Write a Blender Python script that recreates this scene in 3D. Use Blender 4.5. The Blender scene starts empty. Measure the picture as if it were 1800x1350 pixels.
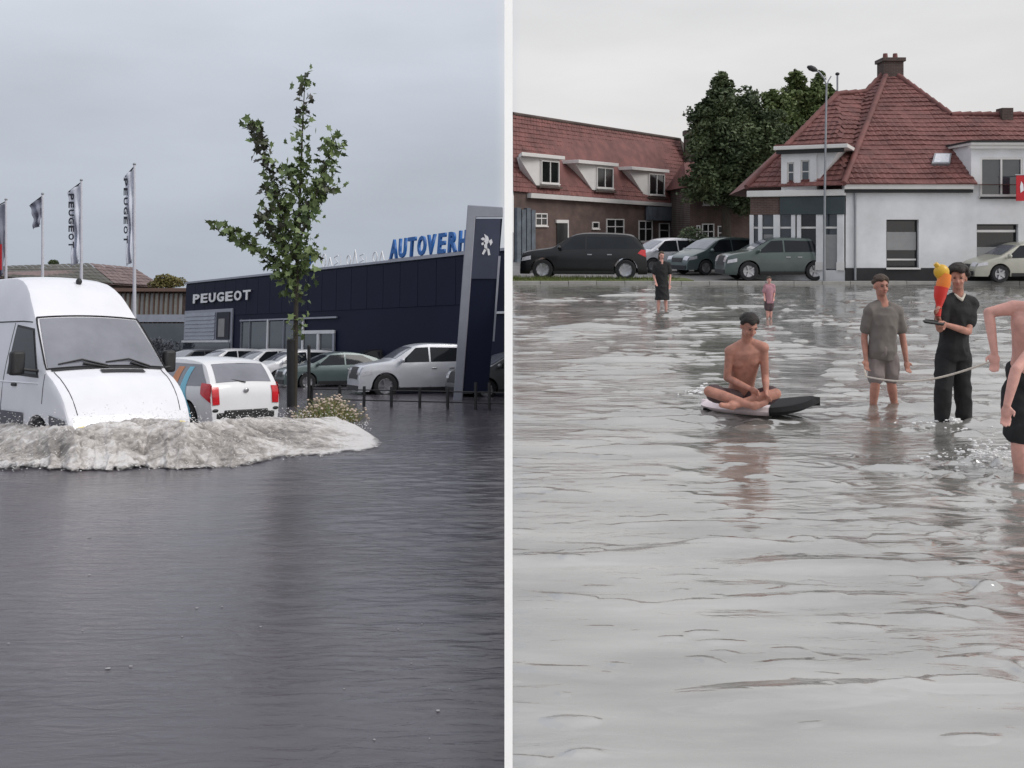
import bpy, math, random
import numpy as np
from mathutils import Vector, Matrix, noise
random.seed(7)
rng = np.random.RandomState(11)
R = math.radians
sc = bpy.context.scene
C = bpy.context.collection

# ------------------------------------------------------------------ camera
cam_d = bpy.data.cameras.new('camera')
cam_d.sensor_width = 36.0
cam_d.lens = 34.0
cam_d.shift_y = -(675 - 405) / 1800.0
cam_d.clip_start = 0.05
cam_d.clip_end = 3000
cam = bpy.data.objects.new('camera', cam_d)
cam.location = (0, 0, 1.9)
cam.rotation_euler = (R(90), 0, 0)
C.objects.link(cam)
sc.camera = cam

# ------------------------------------------------------------------ sky: overcast, with a bluer cloud bank on the left
SUN_EL, SUN_AZ = R(40), R(108)
world = bpy.data.worlds.new('World')
sc.world = world
world.use_nodes = True
nt = world.node_tree
nt.nodes.clear()
def wn(t, **k):
    n = nt.nodes.new(t)
    for a, b in k.items():
        setattr(n, a, b)
    return n
wout = wn('ShaderNodeOutputWorld')
bg = wn('ShaderNodeBackground')
nt.links.new(bg.outputs[0], wout.inputs[0])
tc = wn('ShaderNodeTexCoord')
sep = wn('ShaderNodeSeparateXYZ')
nt.links.new(tc.outputs['Generated'], sep.inputs[0])
az = wn('ShaderNodeMapRange', interpolation_type='SMOOTHSTEP')
az.inputs['From Min'].default_value = -0.020
az.inputs['From Max'].default_value = 0.012
nt.links.new(sep.outputs['X'], az.inputs['Value'])
# vertical brightening of an overcast sky
upL = wn('ShaderNodeValToRGB')
upR = wn('ShaderNodeValToRGB')
def ramp(n, stops):
    el = n.color_ramp.elements
    while len(el) > 1:
        el.remove(el[-1])
    el[0].position, el[0].color = stops[0][0], (*stops[0][1], 1)
    for p, c in stops[1:]:
        e = el.new(p)
        e.color = (*c, 1)
ramp(upL, [(0.0, (.45, .495, .57)), (.10, (.52, .56, .635)), (.24, (.68, .715, .785)), (1.0, (.86, .88, .95))])
ramp(upR, [(0.0, (.84, .80, .78)), (.10, (.80, .785, .78)), (.24, (.77, .77, .775)), (1.0, (.98, .99, 1.04))])
nt.links.new(sep.outputs['Z'], upL.inputs[0])
nt.links.new(sep.outputs['Z'], upR.inputs[0])
mixc = wn('ShaderNodeMixRGB')
nt.links.new(az.outputs[0], mixc.inputs[0])
nt.links.new(upL.outputs[0], mixc.inputs[1])
nt.links.new(upR.outputs[0], mixc.inputs[2])
mp = wn('ShaderNodeMapping')
mp.inputs['Scale'].default_value = (1.2, 1.2, 4.5)
nt.links.new(tc.outputs['Generated'], mp.inputs[0])
cn = wn('ShaderNodeTexNoise')
cn.inputs['Scale'].default_value = 2.2
cn.inputs['Detail'].default_value = 5
cn.inputs['Roughness'].default_value = .5
nt.links.new(mp.outputs[0], cn.inputs['Vector'])
cr = wn('ShaderNodeMapRange')
cr.inputs['From Min'].default_value = .3
cr.inputs['From Max'].default_value = .7
cr.inputs['To Min'].default_value = .90
cr.inputs['To Max'].default_value = 1.09
nt.links.new(cn.outputs[0], cr.inputs['Value'])
mul = wn('ShaderNodeVectorMath', operation='SCALE')
nt.links.new(mixc.outputs[0], mul.inputs[0])
nt.links.new(cr.outputs[0], mul.inputs['Scale'])
sky = wn('ShaderNodeTexSky', sky_type='NISHITA')
sky.sun_disc = False
sky.sun_elevation = SUN_EL
sky.sun_rotation = SUN_AZ
skm = wn('ShaderNodeVectorMath', operation='SCALE')
skm.inputs['Scale'].default_value = .1
nt.links.new(sky.outputs[0], skm.inputs[0])
mx2 = wn('ShaderNodeMixRGB')
mx2.inputs[0].default_value = .04
nt.links.new(mul.outputs[0], mx2.inputs[1])
nt.links.new(skm.outputs[0], mx2.inputs[2])
nt.links.new(mx2.outputs[0], bg.inputs[0])
bg.inputs[1].default_value = 1.0

sun_d = bpy.data.lights.new('sun', 'SUN')
sun_d.energy = 1.5
sun_d.angle = R(28)
sun_d.color = (1, .97, .93)
sun = bpy.data.objects.new('sun', sun_d)
sun.rotation_euler = Vector((math.sin(SUN_AZ) * math.cos(SUN_EL), math.cos(SUN_AZ) * math.cos(SUN_EL), math.sin(SUN_EL))).to_track_quat('Z', 'Y').to_euler()
C.objects.link(sun)

sc.render.engine = 'CYCLES'
sc.cycles.use_denoising = True
sc.cycles.max_bounces = 6
sc.view_settings.view_transform = 'Standard'
sc.view_settings.look = 'None'
sc.view_settings.exposure = 0
sc.view_settings.gamma = 1
sc.view_settings.use_curve_mapping = False

# ------------------------------------------------------------------ frames: right street is level, left street runs downhill
F = 1700.0
class Frame:
    def __init__(s, M, camh):
        s.M = M
        s.inv = M.to_3x3().inverted()
        s.cam = Vector((0, 0, camh))
    def ray(s, px, py):
        return s.inv @ Vector(((px - 900) / F, 1, -(py - 405) / F))
    def g(s, px, py, h=0.0):
        d = s.ray(px, py)
        return s.cam + d * ((h - s.cam.z) / d.z)
    def at(s, px, py, v):
        d = s.ray(px, py)
        return s.cam + d * (v / d.y)
TH = math.atan(200 / F)
FR = Frame(Matrix.Identity(4), 1.9)
_c, _s = math.cos(TH), math.sin(TH)
LM = Matrix(((1, 0, 0, 0), (0, _c, _s, 0), (0, -_s, _c, 0), (0, 0, 0, 1)))
LM = Matrix.Translation(Vector((0, 0, 1.9)) - (LM.to_3x3() @ Vector((0, 0, 1.6)))) @ LM
FL = Frame(LM, 1.6)

class Facade:
    """a vertical wall plane; hit() gives the spot on it behind a point of the photograph"""
    def __init__(s, fr, a, b):
        s.fr, s.a, s.b = fr, Vector(a[:2]), Vector(b[:2])
        s.d = (s.b - s.a).normalized()
        s.n = Vector((-s.d.y, s.d.x))
        s.len = (s.b - s.a).length
        s.rz = math.atan2(s.d.y, s.d.x)
    def hit(s, px, py):
        d = s.fr.ray(px, py)
        c = s.fr.cam
        t = (s.a - Vector((c.x, c.y))).dot(s.n) / Vector((d.x, d.y)).dot(s.n)
        p = c + d * t
        return (Vector((p.x, p.y)) - s.a).dot(s.d), p.z

# ------------------------------------------------------------------ materials
def pmat(name, col, rough=.6, metal=0.0, var=.12, vs=3.0, bump=0.0, bs=30.0, spec=.5, coat=0.0, sss=0.0, col2=None, stretch=(1, 1, 1)):
    m = bpy.data.materials.new(name)
    m.use_nodes = True
    t = m.node_tree
    b = t.nodes['Principled BSDF']
    b.inputs['Roughness'].default_value = rough
    b.inputs['Metallic'].default_value = metal
    b.inputs['Specular IOR Level'].default_value = spec
    b.inputs['Coat Weight'].default_value = coat
    b.inputs['Coat Roughness'].default_value = .06
    if sss:
        b.inputs['Subsurface Weight'].default_value = sss
        b.inputs['Subsurface Radius'].default_value = (.02, .008, .005)
    tcn = t.nodes.new('ShaderNodeTexCoord')
    mpn = t.nodes.new('ShaderNodeMapping')
    mpn.inputs['Scale'].default_value = stretch
    t.links.new(tcn.outputs['Object'], mpn.inputs[0])
    n = t.nodes.new('ShaderNodeTexNoise')
    n.inputs['Scale'].default_value = vs
    n.inputs['Detail'].default_value = 5
    n.inputs['Roughness'].default_value = .6
    t.links.new(mpn.outputs[0], n.inputs['Vector'])
    r = t.nodes.new('ShaderNodeValToRGB')
    r.color_ramp.elements[0].position = .3
    r.color_ramp.elements[1].position = .7
    if col2 is None:
        r.color_ramp.elements[0].color = (*[max(0, x * (1 - var)) for x in col], 1)
        r.color_ramp.elements[1].color = (*[min(1, x * (1 + var)) for x in col], 1)
    else:
        r.color_ramp.elements[0].color = (*col, 1)
        r.color_ramp.elements[1].color = (*col2, 1)
    t.links.new(n.outputs[0], r.inputs[0])
    t.links.new(r.outputs[0], b.inputs['Base Color'])
    if bump:
        n2 = t.nodes.new('ShaderNodeTexNoise')
        n2.inputs['Scale'].default_value = bs
        n2.inputs['Detail'].default_value = 4
        t.links.new(mpn.outputs[0], n2.inputs['Vector'])
        bn = t.nodes.new('ShaderNodeBump')
        bn.inputs['Strength'].default_value = bump
        bn.inputs['Distance'].default_value = .02
        t.links.new(n2.outputs[0], bn.inputs['Height'])
        t.links.new(bn.outputs[0], b.inputs['Normal'])
    return m

def brickmat(name, c1, c2, mortar, scale=1.0):
    m = bpy.data.materials.new(name)
    m.use_nodes = True
    t = m.node_tree
    b = t.nodes['Principled BSDF']
    b.inputs['Roughness'].default_value = .85
    tcn = t.nodes.new('ShaderNodeTexCoord')
    mpn = t.nodes.new('ShaderNodeMapping')
    mpn.inputs['Rotation'].default_value = (R(-90), 0, 0)
    t.links.new(tcn.outputs['Object'], mpn.inputs[0])
    br = t.nodes.new('ShaderNodeTexBrick')
    br.inputs['Color1'].default_value = (*c1, 1)
    br.inputs['Color2'].default_value = (*c2, 1)
    br.inputs['Mortar'].default_value = (*mortar, 1)
    br.inputs['Scale'].default_value = scale
    br.inputs['Brick Width'].default_value = .22
    br.inputs['Row Height'].default_value = .065
    br.inputs['Mortar Size'].default_value = .008
    t.links.new(mpn.outputs[0], br.inputs['Vector'])
    n = t.nodes.new('ShaderNodeTexNoise')
    n.inputs['Scale'].default_value = 1.3
    n.inputs['Detail'].default_value = 6
    t.links.new(tcn.outputs['Object'], n.inputs['Vector'])
    mr = t.nodes.new('ShaderNodeMapRange')
    mr.inputs['From Min'].default_value = .3
    mr.inputs['From Max'].default_value = .7
    mr.inputs['To Min'].default_value = .7
    mr.inputs['To Max'].default_value = 1.25
    t.links.new(n.outputs[0], mr.inputs['Value'])
    sc_ = t.nodes.new('ShaderNodeVectorMath')
    sc_.operation = 'SCALE'
    t.links.new(br.outputs['Color'], sc_.inputs[0])
    t.links.new(mr.outputs[0], sc_.inputs['Scale'])
    t.links.new(sc_.outputs[0], b.inputs['Base Color'])
    bn = t.nodes.new('ShaderNodeBump')
    bn.inputs['Strength'].default_value = .4
    bn.inputs['Distance'].default_value = .01
    t.links.new(br.outputs['Fac'], bn.inputs['Height'])
    bn.invert = True
    t.links.new(bn.outputs[0], b.inputs['Normal'])
    return m

def glassmat(name, col, rough=.04, col2=None):
    return pmat(name, col, rough, 0, .3, 1.2, spec=.3 if col2 is None else 1.0, coat=0 if col2 is None else .3, col2=col2)

M = dict(
    van=pmat('van_paint', (.80, .80, .84), .38, 0, .05, 1.2, coat=.35),
    van_shade=pmat('grey_side_shade', (.12, .12, .14), .6, 0, .15, 3),  # dark grey that paints shade onto the van's lower side
    van_low=pmat('van_grey_trim', (.035, .035, .04), .6, 0, .2, 4),
    white=pmat('white_paint', (.78, .78, .80), .32, 0, .05, 1.5, coat=.5),
    teal=pmat('teal_paint', (.10, .36, .38), .35, 0, .12, 1.5, coat=.4),
    orange=pmat('orange_stripe', (.62, .22, .07), .4, 0, .2, 3, coat=.3),
    skyblue=pmat('sky_blue_stripe', (.18, .55, .72), .4, 0, .1, 3, coat=.3),
    silver=pmat('silver_paint', (.62, .63, .67), .28, .3, .06, 2, coat=.6),
    greygreen=pmat('grey_green_paint', (.10, .135, .135), .3, .3, .1, 2, coat=.6),
    grey=pmat('grey_paint', (.13, .135, .14), .3, .4, .1, 2, coat=.6),
    greendark=pmat('dark_green_paint', (.075, .10, .095), .32, .3, .1, 2, coat=.6),
    beige=pmat('beige_paint', (.42, .41, .35), .35, .2, .08, 2, coat=.5),
    black=pmat('black_paint', (.008, .008, .009), .3, .0, .2, 2, coat=.25, spec=.4),
    glass=glassmat('car_glass', (.015, .018, .022)),
    screen=glassmat('windscreen_glass', (.13, .135, .16), .05, (.22, .225, .26)),
    rubber=pmat('rubber', (.018, .018, .02), .85, 0, .2, 10),
    rim=pmat('alloy_rim', (.45, .45, .47), .3, .8, .1, 5),
    plastic=pmat('black_plastic', (.02, .02, .022), .55, 0, .2, 8),
    red=pmat('red_lens', (.55, .012, .02), .15, 0, .25, 12, coat=.8),
    lens=pmat('clear_lens', (.62, .62, .66), .12, .1, .15, 10, coat=.9),
    amber=pmat('fog_lens', (.80, .68, .30), .2, 0, .1, 10),
    plate=pmat('yellow_plate', (.70, .50, .06), .5, 0, .05, 5),
    navy=pmat('navy_cladding', (.006, .009, .030), .6, .0, .16, .35, bump=.03, bs=2, spec=.25),
    navy2=pmat('slate_panel', (.055, .062, .10), .35, .2, .1, 1.2),
    alu=pmat('grey_aluminium', (.34, .35, .40), .4, .4, .08, 2),
    metalw=pmat('white_metal', (.68, .68, .70), .45, .1, .06, 3),
    letterw=pmat('white_letter', (.80, .80, .82), .5, 0, .04, 4),
    letterb=pmat('blue_letter', (.015, .13, .42), .4, 0, .08, 4),
    shopglass=glassmat('shop_glass', (.02, .03, .04), .06, (.05, .06, .07)),
    shutter=pmat('pale_shutter', (.34, .36, .42), .5, .2, .1, 2),
    tilered=pmat('red_roof_tile', (.115, .048, .044), .75, 0, .3, 1.3, bump=.3, bs=20, col2=(.225, .088, .078)),
    tilebrown=pmat('brown_roof_tile', (.15, .11, .11), .8, 0, .3, 1.0, bump=.3, bs=20, col2=(.22, .16, .155)),
    tileolive=pmat('mossy_roof', (.085, .085, .075), .85, 0, .3, .7, bump=.3, bs=12, col2=(.13, .125, .115)),
    brick=brickmat('dark_brick', (.115, .065, .05), (.085, .048, .042), (.15, .13, .12)),
    brickbrown=brickmat('brown_brick', (.09, .055, .045), (.065, .04, .034), (.11, .10, .09)),
    render=pmat('white_render', (.60, .605, .61), .85, 0, .05, .8, bump=.15, bs=60, col2=(.80, .805, .82)),
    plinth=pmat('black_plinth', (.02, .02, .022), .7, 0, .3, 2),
    trimw=pmat('white_trim', (.68, .66, .64), .55, 0, .06, 2, bump=.05),
    fasciag=pmat('dark_fascia', (.035, .05, .055), .5, 0, .25, 1.5),
    blindg=pmat('grey_blind', (.28, .28, .28), .7, 0, .08, 3),
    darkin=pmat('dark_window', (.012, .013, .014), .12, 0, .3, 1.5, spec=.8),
    curtain=pmat('pale_curtain', (.33, .33, .30), .8, 0, .15, 6),
    bluegate=pmat('pale_blue_panel', (.12, .14, .165), .6, 0, .3, 2.5),
    asphalt=pmat('wet_asphalt', (.05, .05, .052), .35, 0, .3, .6, bump=.25, bs=60),
    pave=pmat('wet_pavement', (.16, .15, .145), .4, 0, .25, .5, bump=.25, bs=40),
    kerb=pmat('kerb_stone', (.30, .29, .27), .7, 0, .15, 2, bump=.2),
    grass=pmat('grass', (.055, .085, .02), .9, 0, .3, 2, bump=.5, bs=30, col2=(.13, .15, .04)),
    leaf=pmat('leaf_green', (.075, .12, .045), .55, 0, .2, 1.5, col2=(.18, .235, .085)),
    leafred=pmat('leaf_bronze', (.045, .035, .035), .55, 0, .3, 2, col2=(.06, .075, .035)),
    leafdark=pmat('leaf_dark', (.038, .062, .028), .6, 0, .2, .4, col2=(.12, .155, .065)),
    leafmid=pmat('leaf_mid', (.07, .105, .03), .6, 0, .2, .5, col2=(.15, .19, .065)),
    leafyel=pmat('leaf_yellow', (.14, .13, .035), .7, 0, .3, 1.5, col2=(.25, .21, .09)),
    bark=pmat('bark', (.05, .042, .032), .9, 0, .3, 6, bump=.6, bs=25, stretch=(1, 1, .3)),
    greybush=pmat('grey_scrub', (.10, .105, .12), .8, 0, .3, 3, col2=(.24, .245, .27)),
    pole=pmat('galvanised_pole', (.30, .31, .33), .5, .5, .1, 5),
    polew=pmat('white_pole', (.62, .62, .68), .4, .1, .05, 5),
    flag=pmat('grey_flag_cloth', (.66, .69, .78), .8, 0, .12, 2),
    flagd=pmat('dark_flag_cloth', (.24, .25, .31), .8, 0, .12, 2),
    ink=pmat('black_ink', (.03, .032, .045), .7, 0, .1, 5),
    flagred=pmat('red_flag_cloth', (.50, .02, .03), .75, 0, .12, 4),
    post=pmat('added_divider_white_paint', (.93, .93, .93), .5, 0, .02, 3),  # white of the added divider bar, not of a real post
    concrete=pmat('concrete', (.33, .32, .31), .8, 0, .15, 2, bump=.2),
    skin=pmat('skin', (.44, .21, .155), .55, 0, .24, 11, sss=.1, spec=.4),
    skinpale=pmat('pale_skin', (.62, .33, .275), .55, 0, .18, 9, sss=.1, spec=.4),
    hair=pmat('dark_hair', (.018, .013, .010), .6, 0, .3, 40, bump=.8, bs=90),
    hairb=pmat('brown_hair', (.07, .045, .03), .6, 0, .3, 40, bump=.8, bs=90),
    tee=pmat('taupe_cotton', (.17, .15, .135), .9, 0, .1, 6, bump=.3, bs=14),
    shortt=pmat('mauve_shorts', (.22, .185, .175), .9, 0, .1, 6, bump=.3, bs=14),
    blackc=pmat('black_cotton', (.012, .012, .013), .85, 0, .2, 6, bump=.4, bs=14),
    brownc=pmat('dark_swim_shorts', (.075, .045, .05), .7, 0, .2, 8, bump=.4, bs=14),
    pinkc=pmat('pink_cotton', (.42, .22, .25), .9, 0, .1, 6, bump=.3, bs=14),
    collar=pmat('cream_collar', (.60, .56, .48), .8, 0, .1, 6),
    eye=pmat('eye_dark', (.02, .015, .012), .2),
    lips=pmat('lips', (.36, .13, .11), .5),
    boardw=pmat('board_foam', (.78, .66, .67), .4, 0, .08, 5),
    boardk=pmat('board_black', (.008, .008, .009), .85, 0, .2, 5),
    rope=pmat('pale_rope', (.66, .58, .50), .8, 0, .15, 30),
    toyr=pmat('toy_red', (.62, .03, .02), .35, 0, .1, 5),
    toyo=pmat('toy_orange', (.75, .20, .02), .35, 0, .1, 5),
    toyy=pmat('toy_yellow', (.65, .38, .03), .35, 0, .15, 5),
)

# ------------------------------------------------------------------ mesh helpers
class MB:
    def __init__(s):
        s.v, s.f, s.mi, s.cur = [], [], [], 0
    def add(s, vs, fs):
        o = len(s.v)
        s.v += [tuple(v) for v in vs]
        s.f += [tuple(i + o for i in f) for f in fs]
        s.mi += [s.cur] * len(fs)
        return s
    def hexa(s, p):
        return s.add(p, [(3, 2, 1, 0), (4, 5, 6, 7), (0, 1, 5, 4), (1, 2, 6, 5), (2, 3, 7, 6), (3, 0, 4, 7)])
    def box(s, a, b):
        x0, y0, z0 = a
        x1, y1, z1 = b
        return s.hexa([(x0, y0, z0), (x1, y0, z0), (x1, y1, z0), (x0, y1, z0), (x0, y0, z1), (x1, y0, z1), (x1, y1, z1), (x0, y1, z1)])
    def slab(s, q, n, t):
        """quad q (4 points) given thickness t along n"""
        n = Vector(n).normalized() * t
        q = [Vector(p) for p in q]
        return s.hexa([p for p in q] + [p + n for p in q])
    def prism(s, poly, n):
        n = Vector(n)
        k = len(poly)
        p = [Vector(a) for a in poly]
        return s.add(p + [a + n for a in p], [tuple(range(k))[::-1], tuple(range(k, 2 * k))] + [(i, (i + 1) % k, k + (i + 1) % k, k + i) for i in range(k)])
    def tube(s, pts, rad, seg=8, cap=True):
        pts = [Vector(p) for p in pts]
        if not hasattr(rad, '__len__'):
            rad = [rad] * len(pts)
        vs, fs = [], []
        up = None
        for i, p in enumerate(pts):
            d = (pts[min(i + 1, len(pts) - 1)] - pts[max(i - 1, 0)]).normalized()
            if up is None:
                up = Vector((0, 0, 1)) if abs(d.z) < .9 else Vector((1, 0, 0))
            a = d.cross(up).normalized()
            b = a.cross(d).normalized()
            up = b
            for k in range(seg):
                t = 2 * math.pi * k / seg
                vs.append(p + (a * math.cos(t) + b * math.sin(t)) * rad[i])
        for i in range(len(pts) - 1):
            for k in range(seg):
                k2 = (k + 1) % seg
                fs.append((i * seg + k, i * seg + k2, (i + 1) * seg + k2, (i + 1) * seg + k))
        if cap:
            fs.append(tuple(range(seg))[::-1])
            fs.append(tuple(range((len(pts) - 1) * seg, len(pts) * seg)))
        return s.add(vs, fs)
    def ell(s, c, r, rot=None, seg=14, rings=9):
        c = Vector(c)
        vs, fs = [], []
        for i in range(rings + 1):
            ph = math.pi * i / rings
            for k in range(seg):
                th = 2 * math.pi * k / seg
                p = Vector((r[0] * math.sin(ph) * math.cos(th), r[1] * math.sin(ph) * math.sin(th), r[2] * math.cos(ph)))
                if rot is not None:
                    p = rot @ p
                vs.append(c + p)
        for i in range(rings):
            for k in range(seg):
                k2 = (k + 1) % seg
                fs.append((i * seg + k, (i + 1) * seg + k, (i + 1) * seg + k2, i * seg + k2))
        return s.add(vs, fs)
    def cap(s, a, b, ra, rb, seg=12):
        """tapered capsule"""
        a, b = Vector(a), Vector(b)
        s.ell(a, (ra,) * 3, None, seg, 7)
        s.ell(b, (rb,) * 3, None, seg, 7)
        if (a - b).length > 1e-4:
            s.tube([a, b], [ra, rb], seg)
        return s
    def build(s, name, mat, parent=None, smooth=None, bevel=0, seg=2):
        me = bpy.data.meshes.new(name)
        me.from_pydata(s.v, [], s.f)
        for m_ in (mat if isinstance(mat, (list, tuple)) else [mat]):
            me.materials.append(m_)
        if isinstance(mat, (list, tuple)):
            me.polygons.foreach_set('material_index', s.mi)
        if smooth is not None:
            me.polygons.foreach_set('use_smooth', [True] * len(me.polygons))
            me.set_sharp_from_angle(angle=R(smooth))
        me.update()
        o = bpy.data.objects.new(name, me)
        C.objects.link(o)
        if parent:
            o.parent = parent
        if bevel:
            md = o.modifiers.new('bevel', 'BEVEL')
            md.width = bevel
            md.segments = seg
            md.limit_method = 'ANGLE'
            md.harden_normals = False
        return o

def tag(o, label=None, cat=None, group=None, kind=None):
    for k, v in (('label', label), ('category', cat), ('group', group), ('kind', kind)):
        if v:
            o[k] = v
    return o

def thing(name, label, cat, fr=FR, loc=(0, 0, 0), rz=0.0, group=None, upright=False, tilt=None):
    o = bpy.data.objects.new(name, None)
    o.empty_display_size = .2
    C.objects.link(o)
    m = fr.M @ Matrix.Translation(Vector(loc)) @ Matrix.Rotation(rz, 4, 'Z')
    if upright:
        m = Matrix.Translation(fr.M @ Vector(loc)) @ Matrix.Rotation(rz, 4, 'Z')
    if tilt is not None:
        m = m @ tilt
    o.matrix_world = m
    return tag(o, label, cat, group)

def copy_tree(o, parent=None):
    c = o.copy()
    C.objects.link(c)
    if parent:
        c.parent = parent
    for ch in list(o.children):
        copy_tree(ch, c)
    return c

_fonts = {}
def text_mesh(s, size, depth, shear=0.0):
    cu = bpy.data.curves.new('txt', 'FONT')
    cu.body = s
    cu.size = size
    cu.extrude = depth
    cu.shear = shear
    cu.offset = size * .03
    cu.resolution_u = 3
    ob = bpy.data.objects.new('txt', cu)
    C.objects.link(ob)
    dg = bpy.context.evaluated_depsgraph_get()
    me = bpy.data.meshes.new_from_object(ob.evaluated_get(dg))
    bpy.data.objects.remove(ob)
    return me

def letters(word, parent, mat, x, y, z, size, width, height, depth=.04, shear=0.0, name='letter', M4=None):
    """one mesh per letter, standing along local x and scaled to width/height"""
    out = []
    k = len(word)
    step = width / k
    for i, ch in enumerate(word):
        me = text_mesh(ch, size, depth, shear)
        n = len(me.vertices)
        if not n:
            continue
        co = np.zeros(n * 3)
        me.vertices.foreach_get('co', co)
        co = co.reshape(-1, 3)
        mn, mxx = co.min(0), co.max(0)
        w = max(1e-4, mxx[0] - mn[0])
        tw = step * .80 if ch not in 'I' else step * .25
        sx = tw / w
        sy = height / (mxx[1] - mn[1])
        out3 = np.zeros_like(co)
        out3[:, 0] = x + i * step + (co[:, 0] - mn[0]) * sx
        out3[:, 1] = y + co[:, 2]
        out3[:, 2] = z + (co[:, 1] - mn[1]) * sy
        if M4 is not None:
            out3 = np.array([tuple(M4 @ Vector(p)) for p in out3])
        me.vertices.foreach_set('co', out3.ravel())
        me.flip_normals()
        me.materials.clear()
        me.materials.append(mat)
        me.update()
        me.name = name
        o = bpy.data.objects.new(name, me)
        C.objects.link(o)
        if parent:
            o.parent = parent
        out.append(o)
    return out

# ================================================================== GROUND AND WATER
def struct(o):
    o['kind'] = 'structure'
    return o

def wave_field(X, Y, n, lmin, lmax, spread, dirang, seed, p=1.0):
    r = np.random.RandomState(seed)
    out = np.zeros_like(X)
    tot = 0
    for i in range(n):
        lam = math.exp(r.uniform(math.log(lmin), math.log(lmax)))
        a = dirang + r.normal(0, spread)
        k = 2 * math.pi / lam
        amp = lam ** p
        out += amp * np.sin(k * (X * math.cos(a) + Y * math.sin(a)) + r.uniform(0, 6.28) + .35 * np.sin(k * .23 * X + r.uniform(0, 6)))
        tot += amp * amp / 2
    return out / math.sqrt(tot)

def grid_mesh(name, xs_of_row, ys, zf, mat, fr):
    ny, nx = len(ys), len(xs_of_row(ys[0]))
    X = np.array([xs_of_row(y) for y in ys])
    Y = np.repeat(np.array(ys)[:, None], nx, 1)
    Z = zf(X, Y)
    co = np.stack([X, Y, Z], -1).reshape(-1, 3)
    idx = np.arange(ny * nx).reshape(ny, nx)
    q = np.stack([idx[:-1, :-1], idx[:-1, 1:], idx[1:, 1:], idx[1:, :-1]], -1).reshape(-1, 4)
    me = bpy.data.meshes.new(name)
    me.vertices.add(len(co))
    me.vertices.foreach_set('co', co.ravel())
    me.loops.add(q.size)
    me.loops.foreach_set('vertex_index', q.ravel())
    me.polygons.add(len(q))
    me.polygons.foreach_set('loop_start', np.arange(0, q.size, 4))
    me.polygons.foreach_set('loop_total', np.full(len(q), 4))
    me.update(calc_edges=True)
    me.polygons.foreach_set('use_smooth', np.ones(len(q), bool))
    me.materials.append(mat)
    o = bpy.data.objects.new(name, me)
    C.objects.link(o)
    o.matrix_world = fr.M.copy()
    return o

def watermat(name, silt, silt2, film, rough, fine, fs, amp_lo=.3, streak=None, det=3):
    m = bpy.data.materials.new(name)
    m.use_nodes = True
    t = m.node_tree
    b = t.nodes['Principled BSDF']
    b.inputs['Roughness'].default_value = rough
    b.inputs['IOR'].default_value = 1.34
    b.inputs['Specular IOR Level'].default_value = .5
    tcn = t.nodes.new('ShaderNodeTexCoord')
    n = t.nodes.new('ShaderNodeTexNoise')
    n.inputs['Scale'].default_value = .35 if not streak else streak[2]
    n.inputs['Detail'].default_value = 4
    if streak:
        ms = t.nodes.new('ShaderNodeMapping')
        ms.inputs['Scale'].default_value = (streak[0], streak[1], 1)
        t.links.new(tcn.outputs['Object'], ms.inputs[0])
        t.links.new(ms.outputs[0], n.inputs['Vector'])
    else:
        t.links.new(tcn.outputs['Object'], n.inputs['Vector'])
    r = t.nodes.new('ShaderNodeValToRGB')
    r.color_ramp.elements[0].position = .35
    r.color_ramp.elements[1].position = .65
    r.color_ramp.elements[0].color = (*silt, 1)
    r.color_ramp.elements[1].color = (*silt2, 1)
    t.links.new(n.outputs[0], r.inputs[0])
    t.links.new(r.outputs[0], b.inputs['Base Color'])
    mpn = t.nodes.new('ShaderNodeMapping')
    mpn.inputs['Scale'].default_value = (.45, 1.5, 1)
    t.links.new(tcn.outputs['Object'], mpn.inputs[0])
    n2 = t.nodes.new('ShaderNodeTexNoise')
    n2.inputs['Scale'].default_value = fs
    n2.inputs['Detail'].default_value = det
    n2.inputs['Distortion'].default_value = .6
    t.links.new(mpn.outputs[0], n2.inputs['Vector'])
    n3 = t.nodes.new('ShaderNodeTexNoise')
    n3.inputs['Scale'].default_value = .5
    t.links.new(tcn.outputs['Object'], n3.inputs['Vector'])
    mr = t.nodes.new('ShaderNodeMapRange')
    mr.inputs['From Min'].default_value = .42
    mr.inputs['From Max'].default_value = .62
    mr.inputs['To Min'].default_value = amp_lo * fine
    mr.inputs['To Max'].default_value = fine
    t.links.new(n3.outputs[0], mr.inputs['Value'])
    bn = t.nodes.new('ShaderNodeBump')
    bn.inputs['Distance'].default_value = .03
    t.links.new(mr.outputs[0], bn.inputs['Strength'])
    t.links.new(n2.outputs[0], bn.inputs['Height'])
    t.links.new(bn.outputs[0], b.inputs['Normal'])
    if film:
        gl = t.nodes.new('ShaderNodeBsdfGlossy')
        gl.inputs['Roughness'].default_value = rough
        gl.inputs['Color'].default_value = (.93, .93, .92, 1)
        t.links.new(bn.outputs[0], gl.inputs['Normal'])
        mx = t.nodes.new('ShaderNodeMixShader')
        mx.inputs[0].default_value = film
        t.links.new(b.outputs[0], mx.inputs[1])
        t.links.new(gl.outputs[0], mx.inputs[2])
        t.links.new(mx.outputs[0], t.nodes['Material Output'].inputs[0])
    return m

M['waterR'] = watermat('silver_floodwater', (.15, .143, .13), (.33, .318, .295), .36, .09, .42, 6.5, .45, streak=(.55, 2.2, 1.3), det=7)
M['waterL'] = watermat('dark_floodwater', (.082, .074, .087), (.105, .094, .104), .0, .17, .62, 9.0, .5, det=7)

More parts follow.
